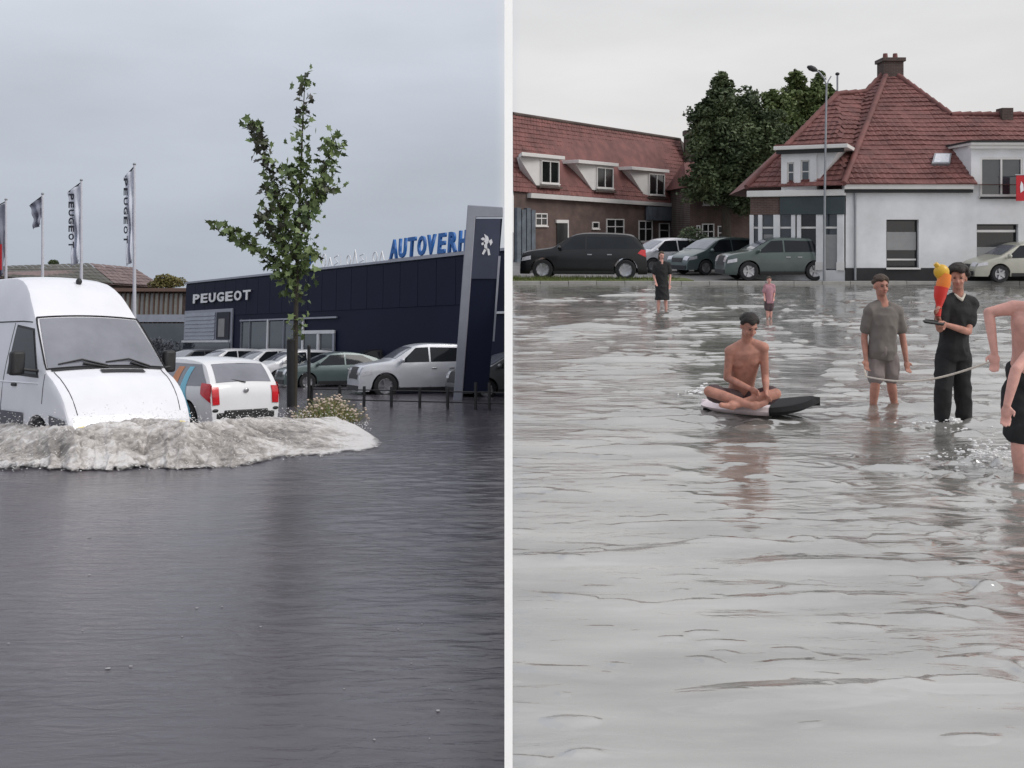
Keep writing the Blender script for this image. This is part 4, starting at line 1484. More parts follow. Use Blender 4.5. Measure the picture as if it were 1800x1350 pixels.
# floating flecks on the dark water
fk = MB()
for px, py, s in ((157, 944, 12), (157, 1010, 10), (190, 1174, 16), (145, 1108, 6), (15, 1130, 8), (458, 1101, 7), (346, 1068, 9), (390, 1066, 7), (230, 1170, 10), (723, 1165, 5), (742, 1096, 5), (658, 1299, 7), (755, 1297, 5), (770, 1248, 12), (605, 1210, 6), (790, 1210, 5), (320, 1118, 6), (700, 1105, 5)):
    p = FL.g(px, py, .006)
    r_ = s / F * p.y * .30
    fk.prism([(p.x + r_ * math.cos(a) * random.uniform(.7, 1.2), p.y + r_ * .9 * math.sin(a) * random.uniform(.7, 1.2), .003) for a in np.linspace(0, 5.5, 8)], (0, 0, .002))
o = fk.build('floating_flecks', pmat('fleck', (.33, .32, .32), .6)); o.matrix_world = LM.copy()
tag(o, 'small pale flecks drifting on the dark water in front of the van', 'debris', kind='stuff')

# ================================================================== RIGHT STREET: HOUSES
def wfr(fr, mb_pts):
    return mb_pts
# --- brick terrace with red tiled roof and dormers
E0 = Vector((.10, 56.0)); E1 = Vector((13.34, 72.0))
tf = Facade(FR, E0, E1)
ter = thing('brick_terrace', 'long dark brick terrace with red tiled roof and three white dormers behind the black car', 'house', FR, (E0.x, E0.y, 0), tf.rz)
inv = ter.matrix_world.inverted()
def T(p):
    return inv @ Vector(p)
def atp(px, py, Y):
    return ((px - 900) / F * Y, Y, 1.9 - (py - 405) / F * Y)
ez0, ez1 = 1.9 + 68 / F * 56, 1.9 + 44 / F * 72
MB().hexa([T((.10, 56, -.3)), T((13.34, 72, -.3)), T((12.6, 75.5, -.3)), T((.11, 62, -.3)), T((.10, 56, ez0)), T((13.34, 72, ez1)), T((12.6, 75.5, ez1)), T((.11, 62, ez0))]).build('wall', M['brick'], ter)
q = [T((.06, 55.8, ez0)), T((13.5, 71.8, ez1)), T(atp(1195, 246, 75)), T(atp(901.2, 201, 60.5))]
MB().add(q + [T((.10, 62.5, ez0)), T((13.2, 79, ez1))], [(0, 1, 2, 3), (3, 2, 5, 4), (1, 5, 2), (0, 3, 4)]).build('roof', M['tilered'], ter)
o = tiles(MB(), q, .28, .36, .05).build('roof_tiles', M['tilered'], ter)
o['kind'] = 'stuff'
MB().tube([q[3] + Vector((0, 0, .03)), q[2] + Vector((0, 0, .03))], .13, 8).build('ridge', M['brickbrown'], ter, smooth=60)
# gable end running down on the right
MB().slab([T((13.5, 71.8, ez1)), T(atp(1222, 338, 74)), T(atp(1200, 252, 76)), T(atp(1193, 244, 75))], (0, -1, 0), .12).build('verge', M['brickbrown'], ter)
ua = tf.hit(926, 340)[0]
MB().hexa([(ua, -.32, ez0 - .30 - .02 * ua), (tf.len + .1, -.32, ez1 - .22), (tf.len + .1, -.01, ez1 - .22), (ua, -.01, ez0 - .30 - .02 * ua),
           (ua, -.36, ez0 - .02 * ua - .02), (tf.len + .1, -.36, ez1 + .02), (tf.len + .1, -.01, ez1 + .02), (ua, -.01, ez0 - .02 * ua - .02)]).build('gutter', M['trimw'], ter)
def window(par, ua, za, ub, zb_, y, cols=2, transom=None, fm=None, gm=None, depth=.07, fw=.07):
    """frame, pane: pane recessed behind a built frame"""
    fm = fm or M['trimw']
    mb = MB()
    for (a, b, c, d) in ((ua, za, ua + fw, zb_), (ub - fw, za, ub, zb_), (ua + fw, za, ub - fw, za + fw), (ua + fw, zb_ - fw, ub - fw, zb_)):
        mb.box((a, y - depth, b), (c, y, d))
    for i in range(1, cols):
        x = ua + (ub - ua) * i / cols
        mb.box((x - fw * .45, y - depth + .005, za + fw), (x + fw * .45, y, zb_ - fw))
    if transom:
        z = za + (zb_ - za) * transom
        mb.box((ua + fw, y - depth + .01, z - fw * .4), (ub - fw, y - .003, z + fw * .4))
    w = mb.build('window', fm, par)
    MB().box((ua + fw * .5, y - .02, za + fw * .5), (ub - fw * .5, y - .012, zb_ - fw * .5)).build('pane', gm or M['darkin'], w)
    MB().box((ua - .05, y - depth - .05, za - .07), (ub + .05, y, za - .003)).build('sill', fm, w)
    return w
for j, (pa, pb, ytop, ybot, pc) in enumerate(((948, 983, 281, 326, 912), (1046, 1078, 293, 334, 1012), (1138, 1168, 304, 346, 1106))):
    u0_, z0_ = tf.hit(pa, ybot)
    u1_, z1_ = tf.hit(pb, ytop)
    y0_ = -.02
    d = MB().hexa([(u0_, y0_, z0_), (u1_, y0_, z0_), (u1_, y0_ + 1.6, z0_), (u0_, y0_ + 1.6, z0_), (u0_, y0_, z1_), (u1_, y0_, z1_), (u1_, y0_ + 2.4, z1_), (max(u0_, 3.0), y0_ + 2.4, z1_)]).build('dormer', M['trimw'], ter)
    # flared left cheek
    uc = tf.hit(pc, ytop)[0]
    MB().hexa([(u0_ - .25, y0_ + .05, z0_), (u0_ - .003, y0_ + .02, z0_), (u0_ - .003, y0_ + 1.2, z0_), (u0_ - .25, y0_ + 1.2, z0_), (uc + .25, y0_ + .25, z1_ - .003), (u0_ - .003, y0_ + .02, z1_ - .003), (u0_ - .003, y0_ + 1.9, z1_ - .003), (min(u0_ - .01, max(uc + .25, 2.4)), y0_ + 1.9, z1_ - .003)]).build('cheek', M['trimw'], d)
    _bl = max(uc - .05, 2.85)
    MB().hexa([(uc - .05, y0_ - .25, z1_ + .003), (u1_ + .25, y0_ - .25, z1_ + .003), (u1_ + .25, y0_ + 2.2, z1_ + .003), (_bl, y0_ + 2.2, z1_ + .003), (uc - .05, y0_ - .25, z1_ + .22), (u1_ + .25, y0_ - .25, z1_ + .22), (u1_ + .25, y0_ + 2.2, z1_ + .22), (_bl, y0_ + 2.2, z1_ + .22)]).build('dormer_roof', M['trimw'], d, bevel=.02)
    window(d, u0_ + .10, z0_ + .15, u1_ - .10, z1_ - .12, y0_ - .003, 2, None, depth=.08)
    MB().box((u0_ - .2, y0_ - .18, z0_ - .14), (u1_ + .1, y0_ + .2, z0_ - .01)).build('lead_apron', M['brickbrown'], d)
for pa, ya, pb, yb_, cols, tr_ in ((940, 375, 961, 397, 2, .6), (1040, 390, 1052, 402, 1, None), (1065, 385, 1096, 415, 2, .55), (1122, 388, 1146, 425, 2, .6), (1158, 392, 1176, 425, 1, .6)):
    u0_, z0_ = tf.hit(pa, yb_)
    u1_, z1_ = tf.hit(pb, ya)
    window(ter, u0_, z0_, u1_, z1_, -.003, cols, tr_)
u0_, _ = tf.hit(978, 400); u1_, z1_ = tf.hit(996, 388)
dr_ = MB().box((u0_, -.06, 0), (u1_, -.003, z1_ - .15)).build('door', M['darkin'], ter)
MB().box((u0_ - .1, -.10, z1_ - .147), (u1_ + .1, -.003, z1_ + .05)).build('door_lintel', M['trimw'], dr_)
MB().box((u1_ + .003, -.10, 0), (u1_ + .1, -.003, z1_ - .15)).build('door_post', M['trimw'], dr_)
u0_, _ = tf.hit(1133, 400); u1_, z1_ = tf.hit(1176, 363)
MB().box((u0_, -.30, 2.6), (u1_, -.11, z1_ - .06)).build('shop_panel', M['bluegate'], ter)
u0_, _ = tf.hit(904, 400); u1_, z1_ = tf.hit(938, 366)
for i in range(4):
    uu = u0_ + (u1_ - u0_) * i / 4
    MB().box((uu, -.22, 0), (uu + (u1_ - u0_) * .2, -.003, z1_ - .1 * (i % 2))).build('shutter', M['bluegate'], ter)
# chimney stack between terrace and trees
ch = thing('chimney_stack', 'dark brick chimney stack rising left of the tall trees', 'chimney', FR, (atp(1213, 400, 74)[0], 74, 0))
MB().box((-.42, -.4, -.2), (.42, .4, atp(1213, 238, 74)[2])).build('stack', M['brickbrown'], ch)
MB().box((-.5, -.48, atp(1213, 238, 74)[2] + .003), (.5, .48, atp(1213, 230, 74)[2])).build('cap', M['brickbrown'], ch)

# --- dark brick house between terrace and white pub
hb = thing('brick_house', 'dark red-brown brick house under the tall trees with white sash windows', 'house', FR, (atp(1213, 400, 64)[0], 64, 0), R(4))
hw = (1335 - 1213) / F * 64
MB().box((0, 0, -.2), (hw, 6, atp(1, 328, 64)[2])).build('wall', M['brick'], hb)
MB().hexa([(-.3, -.3, atp(1, 329, 64)[2]), (hw + .3, -.3, atp(1, 329, 64)[2]), (hw + .3, 6, atp(1, 329, 64)[2]), (-.3, 6, atp(1, 329, 64)[2]), (.3, 2.8, 6.6), (hw - .3, 2.8, 6.6), (hw - .3, 3.0, 6.6), (.3, 3.0, 6.6)]).build('roof', M['tilered'], hb)
k_ = 64 / F
for pa, ya, pb, yb_, c_ in ((1236, 337, 1262, 360, 2), (1234, 393, 1256, 428, 2), (1262, 397, 1278, 428, 1), (1224, 396, 1231, 424, 1)):
    window(hb, (pa - 1213) * k_, 1.9 - (yb_ - 405) * k_, (pb - 1213) * k_, 1.9 - (ya - 405) * k_, -.003, c_, .6)

# --- white corner pub
PY = 35.0
k_ = PY / F
def PX(px): return (px - 900) * k_
def PZ(py): return 1.9 - (py - 405) * k_
pub = thing('white_corner_house', 'white rendered corner house with big red tiled roof, brick chimney and dark plinth', 'house')
x0, x1 = PX(1487), 24.0
ZE = PZ(327)
# main front wall with real openings: built of panels round the two windows
W1 = (PX(1558), PZ(470), PX(1615), PZ(386))
W2 = (PX(1717), PZ(478), PX(1790), PZ(394))
zpl = PZ(471)
wl = MB()
def wallbits(mb, xa, xb, za, zb_, holes, y0, y1):
    xs = sorted({xa, xb} | {h[0] for h in holes} | {h[2] for h in holes})
    for a, b in zip(xs[:-1], xs[1:]):
        hs = sorted([h for h in holes if h[0] < (a + b) / 2 < h[2]], key=lambda h: h[1])
        z = za
        for h in hs:
            if h[1] > z:
                mb.box((a, y0, z), (b, y1, h[1]))
            z = h[3]
        if z < zb_:
            mb.box((a, y0, z), (b, y1, zb_))
wallbits(wl, x0, x1, zpl, ZE, [W1, W2, (PX(1722), PZ(345), PX(1797), ZE + .01)], PY, PY + .3)
wl.box((x0, PY + 4, zpl), (x1, PY + 4.3, ZE))
wl.box((x1 - .3, PY + .3, zpl), (x1, PY + 4, ZE))
wl.build('wall', M['render'], pub)
pl_ = MB()
wallbits(pl_, x0 - .03, x1 + .03, -.2, zpl, [W1, W2], PY - .04, PY + .3)
pl_.build('plinth', M['plinth'], pub)
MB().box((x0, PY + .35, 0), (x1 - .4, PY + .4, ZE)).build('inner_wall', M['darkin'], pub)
# left window: blind, dark upper pane, dark lower strip
def pubwin(Wd, bands):
    a, b, c, d = Wd
    w = window(pub, a + .003, b + .003, c - .003, d - .003, PY + .20, 1, None, M['plastic'], M['darkin'], .06, .05)
    h = d - b
    for (f0, f1, mt, nm) in bands:
        MB().box((a + .06, PY + .10, b + h * f0), (c - .06, PY + .13, b + h * f1)).build(nm, M[mt], w)
    MB().box((a - .03, PY - .10, b - .07), (c + .03, PY - .045, b - .005)).build('sill', M['trimw'], w)
pubwin(W1, [(.36, .74, 'blindg', 'blind'), (.145, .18, 'trimw', 'window_bar')])
pubwin(W2, [(.05, .52, 'blindg', 'blind'), (.83, .88, 'trimw', 'window_bar')])
# gutter line
MB().box((x0 - .15, PY - .28, PZ(333)), (PX(1706), PY - .003, PZ(324))).build('gutter', M['trimw'], pub, bevel=.02)
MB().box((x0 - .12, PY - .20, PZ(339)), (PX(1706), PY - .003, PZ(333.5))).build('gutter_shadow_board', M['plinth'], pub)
dpx = PX(1502)
MB().tube([(dpx, PY - .07, .1), (dpx, PY - .07, PZ(340))], .045, 8).build('drainpipe', M['pole'], pub, smooth=60)
# roof geometry
Cc = Vector((x0 - .2, PY - .35, ZE + .05))
Cr = Vector((24.2, PY - .35, ZE + .05))
RW = Vector((24.2, 38.4, 6.46)); RL = Vector(atp(1672, 203, 38.4))
A = Vector(atp(1562, 122, 41.4))
D_ = Vector(atp(1312, 330, 36.6))
E_ = Vector(atp(1473, 166, 40.0)); F_ = Vector(atp(1522, 163, 40.6))
back = [Vector((24.2, 42.3, ZE)), Vector((x0, 48, ZE)), Vector((D_.x + 1, 44, ZE))]
_m = (RW.z - Cc.z) / (RW.y - Cc.y)
_zt = PZ(256) + .10
Pa = Vector((PX(1706) - .02, Cc.y, Cc.z))
Pb = Vector((PX(1706) - .02, Cc.y + (_zt - Cc.z) / _m, _zt))
Pc = Vector((24.2, Pb.y, _zt))
rv = [Cc, Cr, RW, RL, A, D_, E_, F_] + back + [Pa, Pb, Pc]
MB().add(rv, [(0, 11, 12, 3, 4), (12, 13, 2, 3), (0, 4, 7), (0, 7, 6), (0, 6, 5), (2, 8, 3), (3, 8, 9, 4), (4, 9, 7), (7, 9, 6), (6, 9, 10), (6, 10, 5), (0, 5, 10, 9, 8, 1, 11)]).build('roof', M['tilered'], pub)
def tri_tiles(mb, poly, cw, ch, th, udir=None):
    poly = [Vector(p) for p in poly]
    n_ = (poly[1] - poly[0]).cross(poly[-1] - poly[0]).normalized()
    u_ = (poly[1] - poly[0]).normalized() if udir is None else Vector(udir).normalized()
    v_ = n_.cross(u_).normalized()
    P2 = [((p - poly[0]).dot(u_), (p - poly[0]).dot(v_)) for p in poly]
    umin, umax = min(p[0] for p in P2), max(p[0] for p in P2)
    vmin, vmax = min(p[1] for p in P2), max(p[1] for p in P2)
    def inside(x, y):
        c = False
        m = len(P2)
        for i in range(m):
            (xa, ya), (xb, yb) = P2[i], P2[(i + 1) % m]
            if (ya > y) != (yb > y) and x < (xb - xa) * (y - ya) / (yb - ya) + xa:
                c = not c
        return c
    j = 0
    v = vmin
    while v < vmax:
        u = umin
        while u < umax:
            if inside(u + cw / 2, v + ch / 2):
                b = poly[0] + u_ * u + v_ * v
                wv = .012 * math.sin(u * 1.7 + v) + .01 * math.sin(v * 2.3)
                l0 = n_ * (th * random.uniform(.75, 1.25) + wv)
                l1 = n_ * (th * .2 + wv)
                c_ = u_ * cw * .95
                d_ = v_ * ch * 1.08
                mb.add([b + l0, b + c_ * .5 + l0 * 1.7, b + c_ + l0, b + c_ + d_ + l1, b + c_ * .5 + d_ + l1 * 1.4, b + d_ + l1, b, b + c_], [(0, 1, 4, 5), (1, 2, 3, 4), (6, 7, 2, 1, 0)])
            u += cw
        v += ch
    return mb
rt = MB()
tri_tiles(rt, [Cc, Pa, Pb, Pc, RW, RL, A], .24, .32, .036)
for tri in ((Cc, A, F_), (Cc, F_, E_), (Cc, E_, D_)):
    n3 = (tri[1] - tri[0]).cross(tri[2] - tri[0]).normalized()
    ud = n3.cross(Vector((0, 0, 1)))
    if ud.dot(Vector((1, 0, 0))) < 0:
        ud = -ud
    tri_tiles(rt, list(tri), .24, .32, .036, ud)
o = rt.build('roof_tiles', M['tilered'], pub); o['kind'] = 'stuff'
def ridge_tiles(par, a, b, mat, step=.38, r=.11):
    a, b = Vector(a), Vector(b)
    L_ = (b - a).length
    n = int(L_ / step)
    first = None
    for i in range(n):
        p, q_ = a.lerp(b, i / n), a.lerp(b, (i + .96) / n)
        MB().tube([p + Vector((0, 0, .03)), q_ + Vector((0, 0, .055))], [r * .95, r * 1.1], 8).build('ridge_tile', mat, par, smooth=60)
ridge_tiles(pub, Cc, A, M['tilered'])
ridge_tiles(pub, RL, RW, M['tilered'])
ridge_tiles(pub, RL, A, M['tilered'])
ridge_tiles(pub, E_, F_, M['tilered'])
ridge_tiles(pub, F_, A, M['tilered'])
ridge_tiles(pub, D_, E_, M['tilered'])
# chimney
cx, cz0, cz1 = A.x, A.z - .8, atp(1, 97, 41.3)[2]
chm = MB().box((cx - .42, 40.85, cz0), (cx + .42, 41.6, cz1 - .35)).build('chimney', M['brickbrown'], pub)
MB().box((cx - .5, 40.77, cz1 - .345), (cx + .5, 41.68, cz1 - .18)).build('chimney_cap', M['brickbrown'], chm, bevel=.02)
for dx in (-.22, .2):
    MB().tube([(cx + dx, 41.2, cz1 - .18), (cx + dx, 41.2, cz1 + .05)], [.11, .09], 10).build('chimney_pot', M['tilered'], chm, smooth=60)
sx = atp(1767, 195, 38.3)
MB().box((sx[0] - .22, 38.1, 6.0), (sx[0] + .22, 38.6, sx[2] + .1)).build('small_chimney', M['brickbrown'], pub)
vx = atp(1484, 166, 40.1)
MB().tube([(atp(1472, 160, 40.1)[0], 40.1, 7.2), (atp(1472, 160, 40.1)[0], 40.1, atp(1, 132, 40.1)[2])], .04, 8).build('vent_pipe', M['pole'], pub)
MB().ell((atp(1472, 160, 40.1)[0], 40.1, atp(1, 130, 40.1)[2]), (.09, .09, .07)).build('vent_cowl', M['plastic'], pub)
# skylight lying in the front slope
def onroof(px, py):
    # intersection with the front roof plane z = ZE+.05 + m*(Y-(PY-.35))
    m_ = (RW.z - Cc.z) / (RW.y - Cc.y)
    c0 = Cc.z - m_ * Cc.y
    Y = (1.9 - c0) / (m_ + (py - 405) / F)
    return Vector(atp(px, py, Y))
nr_ = Vector((0, -(RW.z - Cc.z), RW.y - Cc.y)).normalized()
qs = [onroof(1636, 293), onroof(1668, 293), onroof(1671, 275), onroof(1641, 275)]
sk = MB().slab([p + nr_ * .02 for p in qs], nr_, .13).build('skylight', M['pole'], pub)
c4 = sum(qs, Vector()) / 4
MB().slab([c4 + (p - c4) * .82 + nr_ * .152 for p in qs], nr_, .012).build('pane', M['lens'], sk)
# right-hand flat-roofed dormer
dx0, dx1 = PX(1706), 24.1
dz0, dz1 = PZ(342), PZ(256)
dW = (PX(1722), PZ(345), PX(1797), PZ(277))
dm_ = MB()
wallbits(dm_, dx0, dx1, ZE - .02, dz1, [(dW[0], ZE - .5, dW[2], dW[3])], PY - .05, PY + .2)
dm_.box((dx0, PY + .2, ZE), (dx0 + .15, PY + 2.6, dz1))
dmo = dm_.build('dormer', M['render'], pub)
MB().box((dx0 - .12, PY - .3, dz1 + .003), (dx1, PY + 2.8, dz1 + .10)).build('dormer_roof', M['trimw'], dmo, bevel=.015)
MB().box((dx0 - .10, PY - .22, dz1 - .12), (dx1, PY - .053, dz1 + .0)).build('dormer_fascia', M['trimw'], dmo)
MB().box((dx0 - .16, PY - .34, dz1 + .105), (dx1, PY + 2.8, dz1 + .16)).build('dormer_roof_edge', M['plinth'], dmo)
window(dmo, dW[0], dW[1], dW[2], dW[3], PY + .04, 2, None, M['trimw'], M['shopglass'], .08, .07)
MB().box((dW[0] - .02, PY - .14, dW[1] - .10), (dW[2] + .02, PY - .055, dW[1] - .02)).build('sill_board', M['plinth'], dmo)

# --- oblique shopfront left of the corner
cf = Facade(FR, (D_.x + .15, D_.y - .05), (x0, PY + .02))
shop = thing('corner_shopfront', 'oblique shopfront of the corner house with white posts under a dark fascia', 'shopfront', FR, (cf.a.x, cf.a.y, 0), cf.rz)
L_ = cf.len
_, zf0 = cf.hit(1420, 377)
_, zf1 = cf.hit(1420, 346)
_, zc0 = cf.hit(1420, 345)
_, zc1 = cf.hit(1420, 334)
MB().box((0, .25, -.2), (L_, .45, zc1)).build('wall', M['brick'], shop)
MB().box((0, -.02, -.1), (L_, .24, .45)).build('stall_riser', M['render'], shop)
us = cf.hit(1372, 400)[0]
MB().box((us, -.16, zf0), (L_ - .02, .0, zf1)).build('fascia', M['fasciag'], shop, bevel=.015)
MB().box((0, -.06, zf0), (us - .003, .0, zf1)).build('brick_band', M['brick'], shop)
MB().box((-.1, -.24, zc0), (L_ + .02, .24, zc1)).build('cornice', M['trimw'], shop, bevel=.02)
ups = [cf.hit(px, 400)[0] for px in (1322, 1337, 1366, 1395, 1405, 1441, 1478)]
for i, u_ in enumerate(ups):
    wdt = .24 if i in (2, 5, 6) else .15
    MB().box((u_ - wdt / 2, -.10, .452), (u_ + wdt / 2, .0, zf0 - .003)).build('post', M['render'], shop, bevel=.01)
    MB().box((u_ - wdt / 2 - .02, -.12, .452), (u_ + wdt / 2 + .02, -.102, .75)).build('post_base', M['trimw'], shop)
ztr = .45 + (zf0 - .45) * .76
for i in range(len(ups) - 1):
    a, b = ups[i] + .06, ups[i + 1] - .06
    if b - a < .12:
        continue
    pn = MB().box((a, .03, .46), (b, .05, zf0)).build('shop_window', M['darkin'] if i in (3, 4) else M['shopglass'], shop)
    MB().box((a, .0, ztr - .03), (b, .028, ztr + .04)).build('transom', M['trimw'], pn)
    if i in (1, 3, 5):
        MB().box((a + .05, .015, .5), (b - .05, .022, ztr - .25)).build('curtain', M['blindg'], pn)
# upper oriel bay with two windows
_, zb0 = cf.hit(1400, 336)
_, zb1 = cf.hit(1400, 264)
ua_, ub_ = cf.hit(1374, 300)[0], cf.hit(1430, 300)[0]
ori = thing('oriel_dormer', 'white two-window dormer with a bold cornice above the dark shop fascia', 'dormer', FR, (cf.a.x, cf.a.y, 0), cf.rz)
bm_ = MB()
wins = [(cf.hit(1384, 300)[0], zb0 + .25, cf.hit(1397, 300)[0], zb1 - .45), (cf.hit(1408, 300)[0], zb0 + .2, cf.hit(1424, 300)[0], zb1 - .38)]
wallbits(bm_, ua_, ub_, zb0 - .1, zb1, wins, -.10, .12)
bm_.box((ub_, -.10, zb0 - .1), (ub_ + .12, 2.2, zb1))
bm_.box((ua_, .12, zb0 - .1), (ua_ + .12, 2.2, zb1))
bm_.build('wall', M['render'], ori)
bm2 = MB()
bm2.hexa([(ub_ + .121, .0, zb0 + .3), (ub_ + .75, .0, zb0 + 1.2), (ub_ + .75, 1.8, zb0 + 1.2), (ub_ + .121, 1.8, zb0 + .3), (ub_ + .121, .0, zb1 - .003), (ub_ + .95, .0, zb1 - .003), (ub_ + .95, 1.8, zb1 - .003), (ub_ + .121, 1.8, zb1 - .003)])
bm2.build('flared_cheek', M['render'], ori)
for (a, b, c, d) in wins:
    window(ori, a, b, c, d, .04, 1, .55, M['trimw'], M['shopglass'], .06, .05)
MB().box((ua_ - .22, -.42, zb1), (ub_ + 1.25, 2.3, zb1 + .14)).build('cornice', M['trimw'], ori, bevel=.02)
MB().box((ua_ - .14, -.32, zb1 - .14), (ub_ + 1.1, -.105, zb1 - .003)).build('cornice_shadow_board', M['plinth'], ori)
MB().box((ua_ - .18, -.38, zb1 + .143), (ub_ + 1.2, 2.3, zb1 + .2)).build('flat_roof', M['tilered'], ori)

# red banner on the right
fx = PX(1781)
fl = thing('banner', 'small red banner with a pale mark hanging under the right dormer window', 'banner', FR, (fx, PY - .6, 0))
MB().box((-.20, 0, PZ(354)), (.20, .02, PZ(310))).build('cloth', M['flagred'], fl)
MB().tube([(-.24, .01, PZ(309)), (.24, .01, PZ(309))], .02, 6).build('rod', M['pole'], fl)
MB().tube([(.22, .01, PZ(309)), (.22, .62, PZ(309))], .018, 6).build('bracket', M['pole'], fl)
MB().prism([(-.05, 0, PZ(340)), (.06, 0, PZ(336)), (.04, 0, PZ(325)), (-.03, 0, PZ(320)), (-.07, 0, PZ(330))], (0, -.008, 0)).build('mark', M['letterw'], fl).location = (0, -.003, 0)

# street lamp
lp_ = thing('street_lamp', 'tall grey street lamp with a curved arm in front of the corner shopfront', 'street lamp', FR, (atp(1449, 400, 34.9)[0], 34.9, .06))
def lpp(px, py, y=0):
    a_ = atp(px, py, 34.9)
    return (a_[0] - atp(1449, 400, 34.9)[0], y, a_[2] - .06)
MB().tube([(0, 0, 0), (0, 0, 1.2), lpp(1450, 330), lpp(1452, 200), lpp(1453, 150)], [.055, .048, .04, .034, .03], 10).build('pole', M['pole'], lp_, smooth=60)
MB().tube([lpp(1453, 152), lpp(1449, 138), lpp(1441, 128), lpp(1432, 122)], .03, 8).build('arm', M['pole'], lp_, smooth=60)
MB().tube([lpp(1453, 152), lpp(1456, 142), lpp(1461, 134)], .022, 8).build('arm', M['pole'], lp_, smooth=60)
a_, b_ = Vector(lpp(1436, 124)), Vector(lpp(1419, 117))
MB().tube([a_, a_.lerp(b_, .3), a_.lerp(b_, .7), b_], [.05, .10, .10, .04], 10).build('lamp_head', M['plastic'], lp_, smooth=60)
# white sign pole in front of the shop, and a small blue-grey traffic sign
sp_ = thing('sign_post', 'grey sign post with a small round sign before the terrace', 'sign', FR, (atp(1343, 467, 37)[0], 37.4, .06))
MB().tube([(0, 0, 0), (0, 0, 1.5)], .03, 8).build('pole', M['pole'], sp_)
MB().tube([(0, -.03, 1.25), (0, -.06, 1.25)], .20, 20).build('sign_disc', M['metalw'], sp_)
MB().tube([(0, -.061, 1.25), (0, -.068, 1.25)], .07, 16).build('sign_mark', M['plastic'], sp_)

# ---- trees behind
def bigtree(name, label, px, Y, blobs, n, size, mat, trunkw=.3):
    base = Vector(atp(px, 400, Y)); base.z = 0
    t = thing(name, label, 'tree', FR, base, 0, 'trees between the terrace and the corner house')
    bl_ = [(rel(base, x, y, dy), (rx / F * Y, rd, rz_ / F * Y)) for (x, y, rx, rz_, rd, dy) in blobs]
    mb = MB()
    tot_ = sum(b[1][0] * b[1][2] for b in bl_)
    for c, r in bl_:
        k = int(n * r[0] * r[2] / tot_)
        # sub-clumps make an uneven outline
        for _ in range(max(4, k // 90)):
            while True:
                p = Vector((random.uniform(-1, 1), random.uniform(-1, 1), random.uniform(-1, 1)))
                if .3 < p.length <= 1.0:
                    break
            p *= random.choice((1, 1, 1, 1.12, 1.22))
            cc = Vector(c) + Vector((p.x * r[0], p.y * r[1], p.z * r[2]))
            s_ = random.uniform(.14, .34) * min(r[0], r[2]) + .12
            leaf_cloud(mb, cc, (s_ * random.uniform(.8, 1.5), s_, s_ * random.uniform(.6, 1.3)), 80, size)
    o = mb.build('crown', mat, t)
    top_ = max(bl_, key=lambda b: b[0].z)[0]
    MB().tube([(0, 0, -.1), (top_.x * .2, 0, 2.5), (top_.x * .6, 0, top_.z * .6), tuple(top_)], [trunkw, trunkw * .8, trunkw * .5, .04], 10).build('trunk', M['bark'], t, smooth=60)
    for c, r in bl_[:6]:
        MB().tube([(top_.x * .3, 0, 2.6), ((c.x + top_.x * .3) / 2, c.y / 2, c.z * .7), tuple(c)], [.14, .09, .03], 7).build('limb', M['bark'], t, smooth=60)
    return t
bigtree('broadleaf_tree', 'big dark evergreen tree with a pointed top right of the terrace', 1278, 62,
        [(1268, 175, 20, 44, 1.2, 0), (1292, 200, 40, 42, 1.6, 0), (1246, 225, 30, 40, 1.4, 0), (1285, 262, 72, 52, 2.2, 0), (1335, 250, 44, 50, 1.8, 0), (1256, 312, 46, 46, 1.8, 0), (1315, 322, 56, 50, 2, 0), (1268, 146, 7, 22, .5, 0), (1238, 200, 14, 24, .8, 0), (1350, 300, 30, 40, 1.5, 0)], 62000, .14, M['leafdark'], .35)
bigtree('broadleaf_tree', 'lighter green tree in the middle of the group behind the red roof', 1345, 68,
        [(1345, 205, 38, 44, 1.5, 0), (1366, 190, 24, 30, 1.2, 0), (1345, 245, 46, 44, 1.6, 0), (1312, 200, 20, 30, 1, 0), (1385, 240, 26, 44, 1.2, 0)], 15000, .17, M['leafmid'], .25)
bigtree('broadleaf_tree', 'small bright green tree touching the street lamp above the red roof', 1412, 70,
        [(1408, 170, 24, 38, 1.3, 0), (1425, 155, 24, 28, 1.2, 0), (1400, 140, 16, 16, .9, 0), (1415, 215, 30, 30, 1.3, 0), (1440, 185, 24, 26, 1, 0), (1450, 160, 16, 20, .8, 0)], 11000, .17, M['leafmid'], .22)
b_ = Vector(atp(1222, 450, 43)); b_.z = .06
bush('garden_bush', 'dark leafy bush behind the pale car near the black-clad figure', FR, b_, [(rel(b_, 1216, 425), (.75, .5, .7)), (rel(b_, 1228, 440), (.6, .5, .6))], 1500, .08, M['leafdark'], trunk=[([(0, 0, -.1), (0, 0, .9)], [.05, .02])])

# ---- parked cars on the right
GR2 = 'cars parked along the far side of the square'
def parkedR(px, Y, ang, name, label, paint, **k):
    X = (px - 900) / F * Y
    return car(name, label, FR, (X, Y, .06), R(ang), paint, group=GR2, **k)
parkedR(1027, 36.6, 172, 'parked_car', 'tall black off-road car parked beside the grass verge', M['black'], L=4.7, W=1.88, H=1.74, kind='suv', dark=True)
parkedR(1172, 43.0, 200, 'parked_car', 'light grey car half hidden behind the black-clad figure', M['silver'], L=4.0, W=1.75, H=1.5, kind='hatch')
parkedR(1262, 41.0, 205, 'parked_car', 'grey-green car parked left of the dark estate', M['greygreen'], L=4.2, W=1.78, H=1.55, kind='hatch')
parkedR(1360, 36.2, 183, 'parked_car', 'dark green-grey estate car parked before the corner shopfront', M['greendark'], L=4.1, W=1.78, H=1.58, kind='suv')
parkedR(1795, 34.9, 184, 'parked_car', 'pale beige car parked under the right window of the white house', M['beige'], L=4.3, W=1.78, H=1.42, kind='hatch')

